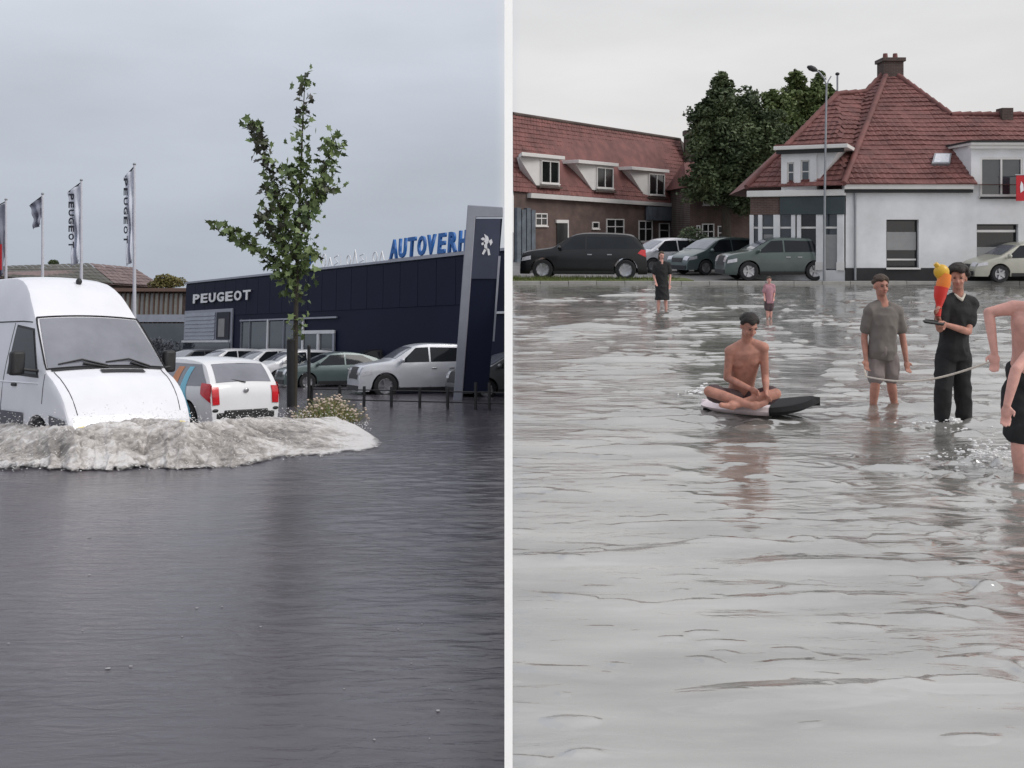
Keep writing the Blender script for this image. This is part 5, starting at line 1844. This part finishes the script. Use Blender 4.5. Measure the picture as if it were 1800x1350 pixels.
# ================================================================== PEOPLE
def finish(mbx, name, mat, parent, voxel, smooth_it=3, fold=0.0, seed=0):
    me = bpy.data.meshes.new('tmp')
    me.from_pydata(mbx.v, [], mbx.f)
    ob = bpy.data.objects.new('tmp', me)
    C.objects.link(ob)
    md = ob.modifiers.new('r', 'REMESH')
    md.mode = 'VOXEL'
    md.voxel_size = voxel
    md2 = ob.modifiers.new('s', 'SMOOTH')
    md2.iterations = smooth_it
    md2.factor = .5
    dg = bpy.context.evaluated_depsgraph_get()
    dg.update()
    me2 = bpy.data.meshes.new_from_object(ob.evaluated_get(dg))
    bpy.data.objects.remove(ob)
    if fold:
        n = len(me2.vertices)
        co = np.zeros(n * 3); no = np.zeros(n * 3)
        me2.vertices.foreach_get('co', co); me2.vertices.foreach_get('normal', no)
        co = co.reshape(-1, 3); no = no.reshape(-1, 3)
        d = np.array([.5 - 1.6 * abs(noise.noise(Vector((p[0] * 7 + seed + p[2] * 2.5, p[1] * 7, p[2] * 5 - p[0] * 3)))) + .35 * noise.noise(Vector((p[0] * 17 + seed, p[1] * 17 + p[2] * 8, p[2] * 11))) for p in co])
        co += no * (d * fold)[:, None]
        me2.vertices.foreach_set('co', co.ravel())
    me2.polygons.foreach_set('use_smooth', np.ones(len(me2.polygons), bool))
    me2.materials.clear()
    me2.materials.append(mat)
    me2.name = name
    o = bpy.data.objects.new(name, me2)
    C.objects.link(o)
    o.parent = parent
    return o

def frame_to(z, yhint=(0, -1, 0)):
    z = Vector(z).normalized()
    y = -Vector(yhint)
    x = y.cross(z).normalized()
    y = z.cross(x).normalized()
    return Matrix((x, y, z)).transposed()

def person(label, px, py, J, k=1.0, hairs=1.0, skin='skin', hair='hair', face=0.0, nod=0.0, hair_long=False, clothes=(), curl=.6, group=None, voxel=.0075, bulk=1.0, z=0.0):
    """J: joints as (px, py, metres deeper) at the depth of the figure's waterline point (px, py)"""
    base = FR.g(px, py, z)
    base.z = z
    t = thing('person', label, 'person', FR, base, 0, group)
    j = {n: Vector(rel(base, a, b, c)) - Vector((0, 0, 0)) for n, (a, b, c) in J.items()}
    for n in j:
        j[n].z -= 0
    B = MB()
    hc = j['head']
    Rh = Matrix.Rotation(face, 3, 'Z') @ Matrix.Rotation(nod, 3, 'X')
    r = k
    def H(x, y, z_):
        return hc + Rh @ Vector((x * r, y * r, z_ * r))
    # head: skull, jaw, nose, brow, ears; face looks along -y
    B.ell(H(0, .012, .018), (.073 * r, .090 * r, .092 * r), Rh)
    B.ell(H(0, -.022, -.045), (.054 * r, .062 * r, .066 * r), Rh)
    B.ell(H(0, -.052, -.085), (.026 * r, .022 * r, .022 * r), Rh)
    B.cap(H(0, -.080, .010), H(0, -.102, -.030), .009 * r, .015 * r, 8)
    B.cap(H(-.035, -.076, .026), H(.035, -.076, .026), .012 * r, .012 * r, 8)
    for s in (-1, 1):
        B.ell(H(.076 * s, .012, -.008), (.010 * r, .022 * r, .030 * r), Rh)
        B.ell(H(.034 * s, -.060, -.035), (.020 * r, .020 * r, .020 * r), Rh)
    B.cap(j['neck'], H(0, .018, -.06), .055 * r, .050 * r)
    # trunk
    ax = (j['neck'] - j['pelvis'])
    side = (j['shR'] - j['shL']).normalized()
    fwd = side.cross(ax.normalized())
    Rt = Matrix((side, fwd.normalized() * 1, ax.normalized())).transposed()
    if Rt.determinant() < 0:
        Rt = Matrix((side, -fwd.normalized(), ax.normalized())).transposed()
    ch_ = j['chest']
    wsh = (j['shR'] - j['shL']).length
    # smooth elliptical sections from crotch to the root of the neck
    mid = (j['shL'] + j['shR']) / 2
    low = (j['hipL'] + j['hipR']) / 2
    def trunk(G, grow=0.0, top=True, hem=0.0):
        pel = j['pelvis']
        keys = [(low.lerp(pel, -.35 - hem), .34, .085), (low, .43, .105), (pel, .44, .108), (pel.lerp(ch_, .35), .39, .098), (pel.lerp(ch_, .7), .42, .102), (ch_, .47, .108),
                (ch_.lerp(mid, .6), .50, .100), (mid.lerp(ch_, .05), .46, .082), (mid.lerp(j['neck'], .45), .30, .066)]
        if top:
            keys.append((j['neck'], .17, .056))
        else:
            keys[0] = (low.lerp(pel, -.2 - hem), .46, .116)
            keys[1] = (low, .455, .114)
        P_ = [k_[0] for k_ in keys]
        vs, fs, sg2 = [], [], 24
        # resample for a smooth flow
        n_ = (len(keys) - 1) * 3 + 1
        for i in range(n_):
            f = i / 3
            i0 = min(int(f), len(keys) - 2)
            w1 = f - i0
            ws = w1 * w1 * (3 - 2 * w1)
            p = P_[i0].lerp(P_[i0 + 1], w1)
            a_ = (keys[i0][1] * (1 - ws) + keys[i0 + 1][1] * ws) * wsh + grow
            b_ = (keys[i0][2] * (1 - ws) + keys[i0 + 1][2] * ws) * r * bulk + grow
            for q in range(sg2):
                t_ = 2 * math.pi * q / sg2
                vs.append(p + Rt @ Vector((a_ * math.cos(t_), b_ * math.sin(t_), 0)))
        for i in range(n_ - 1):
            for q in range(sg2):
                q2 = (q + 1) % sg2
                fs.append((i * sg2 + q, i * sg2 + q2, (i + 1) * sg2 + q2, (i + 1) * sg2 + q))
        fs.append(tuple(range(sg2))[::-1])
        fs.append(tuple(range((n_ - 1) * sg2, n_ * sg2)))
        G.add(vs, fs)
    trunk(B)
    # chest and shoulder-blade fullness
    for s in ((-1, 1) if not any(c[0] in ('t_shirt', 'dress', 'top') for c in clothes) else ()):
        B.ell(ch_.lerp(mid, .35) + Rt @ Vector((s * wsh * .20, -.062 * r * bulk, 0)), (wsh * .20, .045 * r, .062 * r), Rt)
        B.ell(ch_.lerp(mid, .35) + Rt @ Vector((s * wsh * .22, .055 * r * bulk, 0)), (wsh * .20, .045 * r, .080 * r), Rt)
    for s in 'LR':
        B.cap(j['neck'].lerp(j['sh' + s], .25), j['sh' + s], .046 * r, .056 * r)
    fwdv = Rt @ Vector((0, -1, 0))
    for s in 'LR':
        sh_, el, wr = j['sh' + s], j['el' + s], j['wr' + s]
        B.cap(sh_, el, .048 * r * bulk, .036 * r)
        B.cap(el, el.lerp(wr, .3), .037 * r, .037 * r)
        B.cap(el.lerp(wr, .3), wr, .037 * r, .025 * r)
        # hand: palm, four bent fingers, thumb from the side
        d = (wr - el).normalized()
        if 'ha' + s in j:
            d = (j['ha' + s] - wr).normalized()
        sx_ = d.cross(fwdv)
        if sx_.length < .1:
            sx_ = d.cross(Vector((1, 0, 0)))
        sx_.normalize()
        nn = sx_.cross(d).normalized()
        Rp = Matrix((sx_, nn, d)).transposed()
        pc_ = wr + d * .048 * r
        B.ell(pc_, (.038 * r, .018 * r, .052 * r), Rp)
        cdir = nn * (1 if nn.dot(fwdv) > 0 else -1)
        for fi, (off, ln) in enumerate(((-.027, .062), (-.009, .072), (.009, .068), (.026, .052))):
            a = pc_ + d * .042 * r + sx_ * off * r
            b = a + (d * (1 - curl * .4) + cdir * curl * .5).normalized() * ln * .5 * r
            c = b + (d * (1 - curl) + cdir * curl).normalized() * ln * .5 * r
            B.cap(a, b, .0092 * r, .0085 * r, 7)
            B.cap(b, c, .0085 * r, .0072 * r, 7)
        ts_ = 1 if s == 'L' else -1
        a = wr + d * .02 * r + sx_ * .022 * ts_ * r
        b = a + (d * .6 + sx_ * ts_ * .8 + cdir * .3).normalized() * .036 * r
        c = b + (d * .9 + cdir * .4).normalized() * .028 * r
        B.cap(a, b, .012 * r, .010 * r, 7)
        B.cap(b, c, .010 * r, .008 * r, 7)
        hp_, kn, an = j['hip' + s], j['kn' + s], j['an' + s]
        B.cap(hp_, kn, .078 * r * bulk, .052 * r)
        B.cap(kn, kn.lerp(an, .32), .052 * r, .054 * r)
        B.cap(kn.lerp(an, .32), an, .054 * r, .034 * r)
        toe = j.get('to' + s, an + Vector((0, -.14 * r, -.05 * r)))
        B.cap(an, an.lerp(toe, .3), .036 * r, .036 * r)
        B.cap(an.lerp(toe, .15) + Vector((0, 0, -.015 * r)), toe, .034 * r, .026 * r)
    body = finish(B, 'body', M[skin], t, voxel)
    # eyes, mouth
    for s in (-1, 1):
        MB().ell(H(.031 * s, -.083, .008), (.013 * r, .008 * r, .007 * r), Rh, 8, 6).build('eye', M['eye'], t, smooth=80)
        MB().cap(H(.018 * s, -.088, .029), H(.044 * s, -.078, .030), .003 * r, .0025 * r, 6).build('eyebrow', M[hair], t, smooth=80)
    MB().ell(H(0, -.088, -.056), (.022 * r, .008 * r, .007 * r), Rh, 8, 6).build('mouth', M['lips'], t, smooth=80)
    # hair: cap over the skull, open at the face
    hb_ = MB()
    for _ in range(70):
        a = random.uniform(0, 6.28)
        e = random.uniform(.05, 1.45) if not hair_long else random.uniform(-.7, 1.45)
        x, y, z_ = math.cos(a) * math.cos(e), math.sin(a) * math.cos(e), math.sin(e)
        if y < -.25 and z_ < .48:
            continue
        hb_.ell(H(x * .070 * hairs, .014 + y * .086 * hairs, .024 + z_ * .088 * hairs), (.026 * r * hairs, .026 * r * hairs, .022 * r * hairs), None, 8, 6)
    hb_.ell(H(0, .030, .050), (.074 * r, .082 * r, .070 * r), Rh)
    if hair_long:
        for s in (-1, 1):
            hb_.cap(H(.066 * s, .03, .02), H(.070 * s, .04, -.12), .03 * r, .022 * r)
        hb_.cap(H(0, .085, .02), H(0, .08, -.13), .05 * r, .035 * r)
    finish(hb_, 'hair', M[hair], t, .008, 2, .004, random.random() * 9)
    # clothes
    for (nm, mat, parts, grow) in clothes:
        G = MB()
        for p_ in parts:
            if p_ == 'torso':
                trunk(G, grow, False, .25)
                for s in 'LR':
                    G.cap(j['neck'].lerp(j['sh' + s], .35), j['sh' + s], .046 * r + grow * .8, .056 * r + grow)
            elif p_ == 'hips':
                G.ell(j['pelvis'], (wsh * .42 + grow, .108 * r * bulk + grow, .115 * r), Rt)
            elif p_ == 'sleeves':
                for s in 'LR':
                    G.cap(j['sh' + s], j['sh' + s].lerp(j['el' + s], .66), .052 * r + grow * .7, .044 * r + grow)
            elif p_ == 'thighs':
                for s in 'LR':
                    G.cap(j['hip' + s], j['hip' + s].lerp(j['kn' + s], .80), .080 * r * bulk + grow, .066 * r + grow * 1.2)
            elif p_ == 'legs':
                for s in 'LR':
                    G.cap(j['hip' + s], j['kn' + s], .080 * r + grow, .058 * r + grow)
                    G.cap(j['kn' + s], j['an' + s], .058 * r + grow, .050 * r + grow)
            elif p_ == 'skirt':
                c1 = (j['hipL'] + j['hipR']) / 2
                c2 = (j['knL'] + j['knR']) / 2 + Vector((0, 0, -.05 * r))
                G.tube([j['pelvis'], c1, c2], [wsh * .42, wsh * .52, wsh * .60], 18)
            elif p_ == 'collar':
                G.cap(j['neck'] + Vector((-.05 * r, -.035 * r, .005)), j['neck'] + Vector((0, -.085 * r, -.05 * r)), .014, .014, 8)
                G.cap(j['neck'] + Vector((.05 * r, -.035 * r, .005)), j['neck'] + Vector((0, -.085 * r, -.05 * r)), .014, .014, 8)
                G.cap(j['neck'] + Vector((-.05 * r, -.03 * r, .005)), j['neck'] + Vector((0, .05 * r, .015)), .014, .014, 8)
                G.cap(j['neck'] + Vector((.05 * r, -.03 * r, .005)), j['neck'] + Vector((0, .05 * r, .015)), .014, .014, 8)
        finish(G, nm, M[mat], t, .010, 6 if nm != 'collar' else 1, (.015 if nm != 'collar' else 0), random.random() * 9)
    return t, j

# boy in taupe T-shirt
person('boy in a taupe T-shirt and mauve shorts standing in the water with arms hanging', 1553, 716, dict(
    head=(1549, 503, 0), neck=(1552, 530, .02), chest=(1553, 564, .03), pelvis=(1551, 617, .0), shL=(1529, 547, .0), shR=(1576, 549, .05),
    elL=(1519, 592, .05), elR=(1587, 594, .03), wrL=(1522, 632, -.05), wrR=(1593, 634, -.03), hipL=(1541, 628, .02), hipR=(1563, 628, .02),
    knL=(1539, 672, -.06), knR=(1566, 670, .03), anL=(1534, 719, .0), anR=(1573, 716, .08)), .95, 1.08, 'skin', 'hairb', .1, .05, False,
    [('t_shirt', 'tee', ['torso', 'sleeves'], .022), ('shorts', 'shortt', ['hips', 'thighs'], .020)])
# boy in black with the toy
_, jb = person('boy in black with a cream collar holding a tray and a bright toy', 1678, 741, dict(
    head=(1684, 489, 0), neck=(1684, 518, .02), chest=(1682, 555, .03), pelvis=(1676, 612, .0), shL=(1659, 537, .0), shR=(1706, 535, .06),
    elL=(1652, 578, -.06), elR=(1702, 583, -.10), wrL=(1647, 552, -.26), wrR=(1664, 571, -.26), haR=(1650, 569, -.30), hipL=(1663, 626, .02), hipR=(1688, 626, .02),
    knL=(1657, 684, -.05), knR=(1692, 682, .03), anL=(1656, 742, .0), anR=(1695, 741, .06)), .98, 1.3, 'skin', 'hair', -.45, .05, False,
    [('t_shirt', 'blackc', ['torso', 'sleeves'], .024), ('trousers', 'blackc', ['hips', 'legs'], .024), ('collar', 'collar', ['collar'], 0)])
# seated boy
sb, js = person('bare-chested boy in dark shorts sitting cross-legged on the floating board', 1308, 735, dict(
    head=(1317, 573, -.26), neck=(1313, 599, -.14), chest=(1309, 638, -.03), pelvis=(1301, 697, .14), shL=(1283, 618, -.12), shR=(1342, 611, -.16),
    elL=(1278, 664, -.08), elR=(1345, 662, -.12), wrL=(1318, 683, -.30), wrR=(1347, 688, -.34), hipL=(1290, 702, .02), hipR=(1324, 702, .02),
    knL=(1246, 688, -.22), knR=(1364, 692, -.26), anL=(1322, 713, -.42), anR=(1292, 712, -.38), toL=(1346, 708, -.44), toR=(1268, 712, -.42)), 1.02, 1.05, 'skin', 'hair', .25, .45, False,
    [('swim_shorts', 'brownc', ['hips', 'thighs'], .016)])
# the board
bb = FR.g(1335, 727)
ang = R(-20)
board = thing('paddle_board', 'pink-white floating board with a black nose carrying the seated boy', 'board', FR, (bb.x, bb.y, .03), ang)
def outline(L_, W_, n=40):
    pts = []
    for i in range(n):
        a = 2 * math.pi * i / n
        x = L_ / 2 * (abs(math.cos(a)) ** .75) * (1 if math.cos(a) > 0 else -1)
        y = W_ / 2 * (abs(math.sin(a)) ** .8) * (1 if math.sin(a) > 0 else -1)
        pts.append((x, y))
    return pts
def boardpart(name, mat, xa, xb, L_=1.20, W_=.64):
    pts = [(min(max(x, xa), xb), y) for x, y in outline(L_, W_, 64)]
    def zz(x): return .09 * max(0, (x - .05) / .55) ** 2
    n = len(pts)
    vs = []
    for f_, zo in ((.86, 0.0), (1.0, .045), (.90, .085)):
        vs += [(x * (f_ if xa < x < xb else 1), y * f_, zz(x) + zo) for x, y in pts]
    fs = [(i, (i + 1) % n, n + (i + 1) % n, n + i) for i in range(n)] + [(n + i, n + (i + 1) % n, 2 * n + (i + 1) % n, 2 * n + i) for i in range(n)]
    fs += [tuple(range(n))[::-1], tuple(range(2 * n, 3 * n))]
    return MB().add(vs, fs).build(name, mat, board, smooth=45)
boardpart('deck', M['boardw'], -.60, .12)
boardpart('nose', M['boardk'], .123, .60)
MB().box((-.58, -.02, -.10), (-.44, .02, -.003)).build('fin', M['boardk'], board, bevel=.008)
# bending man at the right edge
person('bare-backed figure in black shorts bending at the right edge and pulling a rope', 1800, 835, dict(
    head=(1856, 520, -.15), neck=(1832, 542, -.05), chest=(1806, 580, .0), pelvis=(1802, 664, .10), shL=(1782, 541, .02), shR=(1846, 580, -.1),
    elL=(1738, 549, .06), elR=(1786, 650, -.32), wrL=(1748, 620, .0), wrR=(1770, 712, -.36), haL=(1748, 640, -.02), haR=(1768, 740, -.37), hipL=(1792, 690, .10), hipR=(1822, 690, .10),
    knL=(1790, 775, .0), knR=(1832, 775, .05), anL=(1796, 858, .10), anR=(1838, 858, .15)), 1.08, 1.0, 'skinpale', 'hairb', -.9, .6, False,
    [('shorts', 'blackc', ['hips', 'thighs'], .034)], bulk=1.12)
# woman or teenager in black, far
person('far figure in a black dress wading towards the grass verge', 1163, 545, dict(
    head=(1163, 449, 0), neck=(1163, 461, .02), chest=(1163, 476, .02), pelvis=(1163, 499, .02), shL=(1153, 467, .02), shR=(1174, 466, .02),
    elL=(1149, 484, .02), elR=(1178, 484, .02), wrL=(1153, 497, -.1), wrR=(1177, 501, -.05), hipL=(1158, 504, .02), hipR=(1169, 504, .02),
    knL=(1158, 524, .0), knR=(1170, 524, .0), anL=(1157, 548, .02), anR=(1171, 548, .04)), .80, 1.0, 'skinpale', 'hairb', .3, .25, True,
    [('dress', 'blackc', ['torso', 'sleeves', 'skirt'], .030)], voxel=.011)
# small child in pink, far
person('small faint child in a pink top wading behind the seated boy', 1352, 560, dict(
    head=(1352, 492, 0), neck=(1352, 501, .02), chest=(1352, 510, .02), pelvis=(1352, 527, .02), shL=(1346, 504, .02), shR=(1358, 504, .02),
    elL=(1343, 515, .02), elR=(1361, 515, .02), wrL=(1344, 524, -.05), wrR=(1360, 524, -.05), hipL=(1349, 531, .02), hipR=(1355, 531, .02),
    knL=(1349, 545, .0), knR=(1355, 545, .0), anL=(1349, 562, .02), anR=(1355, 562, .04)), .62, 1.0, 'skinpale', 'hairb', 0, .1, False,
    [('top', 'pinkc', ['torso', 'sleeves'], .025), ('shorts', 'brownc', ['hips', 'thighs'], .02)], voxel=.011)

# toy, tray, rope
tb_ = FR.g(1678, 741)
def tq(px, py, dy): return Vector(rel(tb_, px, py, dy))
toy = thing('toy_water_blaster', 'red, orange and yellow toy held up before the face of the boy in black', 'toy', FR, (tb_.x, tb_.y, 0))
MB().ell(tq(1655, 478, -.22), (.075, .055, .075)).ell(tq(1658, 486, -.22), (.065, .05, .06)).build('yellow_tank', M['toyy'], toy, smooth=60)
MB().tube([tq(1662, 482, -.23), tq(1658, 500, -.24), tq(1655, 512, -.25)], [.055, .068, .05], 12).build('orange_body', M['toyo'], toy, smooth=50)
MB().tube([tq(1655, 505, -.25), tq(1652, 522, -.26), tq(1651, 538, -.27)], [.066, .055, .028], 12).build('red_body', M['toyr'], toy, smooth=50)
MB().tube([tq(1651, 534, -.27), tq(1649, 556, -.29)], [.028, .024], 10).build('grip', M['toyr'], toy, smooth=50)
MB().tube([tq(1650, 470, -.22), tq(1644, 463, -.22)], [.03, .022], 10).build('nozzle', M['toyy'], toy, smooth=50)
ty = thing('tray', 'flat black tray held out by the boy in black', 'tray', FR, (tb_.x, tb_.y, 0))
a, b, c, d = tq(1624, 568, -.50), tq(1658, 573, -.40), tq(1662, 570, -.18), tq(1628, 566, -.30)
MB().slab([a, b, c, d], (0, 0, 1), .02).build('plate', M['boardk'], ty, bevel=.006)
MB().tube([a + Vector((0, 0, .02)), b + Vector((0, 0, .02)), c + Vector((0, 0, .02)), d + Vector((0, 0, .02)), a + Vector((0, 0, .02))], .009, 6).build('rim', M['plastic'], ty)
ra, rb_ = Vector(atp(1746, 634, 7.60)), Vector(atp(1522, 662, 10.2))
pts = []
for i in range(25):
    u_ = i / 24
    p = ra.lerp(rb_, u_)
    p.z -= .10 * math.sin(math.pi * u_)
    pts.append(p)
pts += [Vector(atp(1521, 655, 10.2)), Vector(atp(1519, 650, 10.22))]
o = MB().tube(pts, .009, 7).build('rope', M['rope'], None, smooth=60)
tag(o, 'pale rope held taut between the bending figure and the boy in taupe', 'rope')
# splashes round the legs
def splash(px, py, r, n, hmax, label, s0=.004, s1=.014, mat='spray_white'):
    c = FR.g(px, py)
    mb = MB()
    for _ in range(n):
        a, d = random.uniform(0, 6.28), abs(random.gauss(0, r))
        s = random.uniform(s0, s1)
        mb.ell((c.x + d * math.cos(a), c.y + d * .6 * math.sin(a), abs(random.gauss(0, hmax)) * max(0, 1 - d / r / 2)), (s * random.uniform(1, 2), s, s * .7), None, 6, 4)
    o = mb.build('splash', bpy.data.materials[mat])
    tag(o, label, 'splash', kind='stuff')
splash(1735, 812, .26, 260, .10, 'white splash kicked up by the bending figure')
splash(1553, 718, .22, 110, .02, 'small splashes round the legs of the boy in taupe')
splash(1676, 745, .24, 120, .025, 'small splashes round the legs of the boy in black')
splash(1236, 690, .12, 110, .05, 'small splash at the left end of the board')
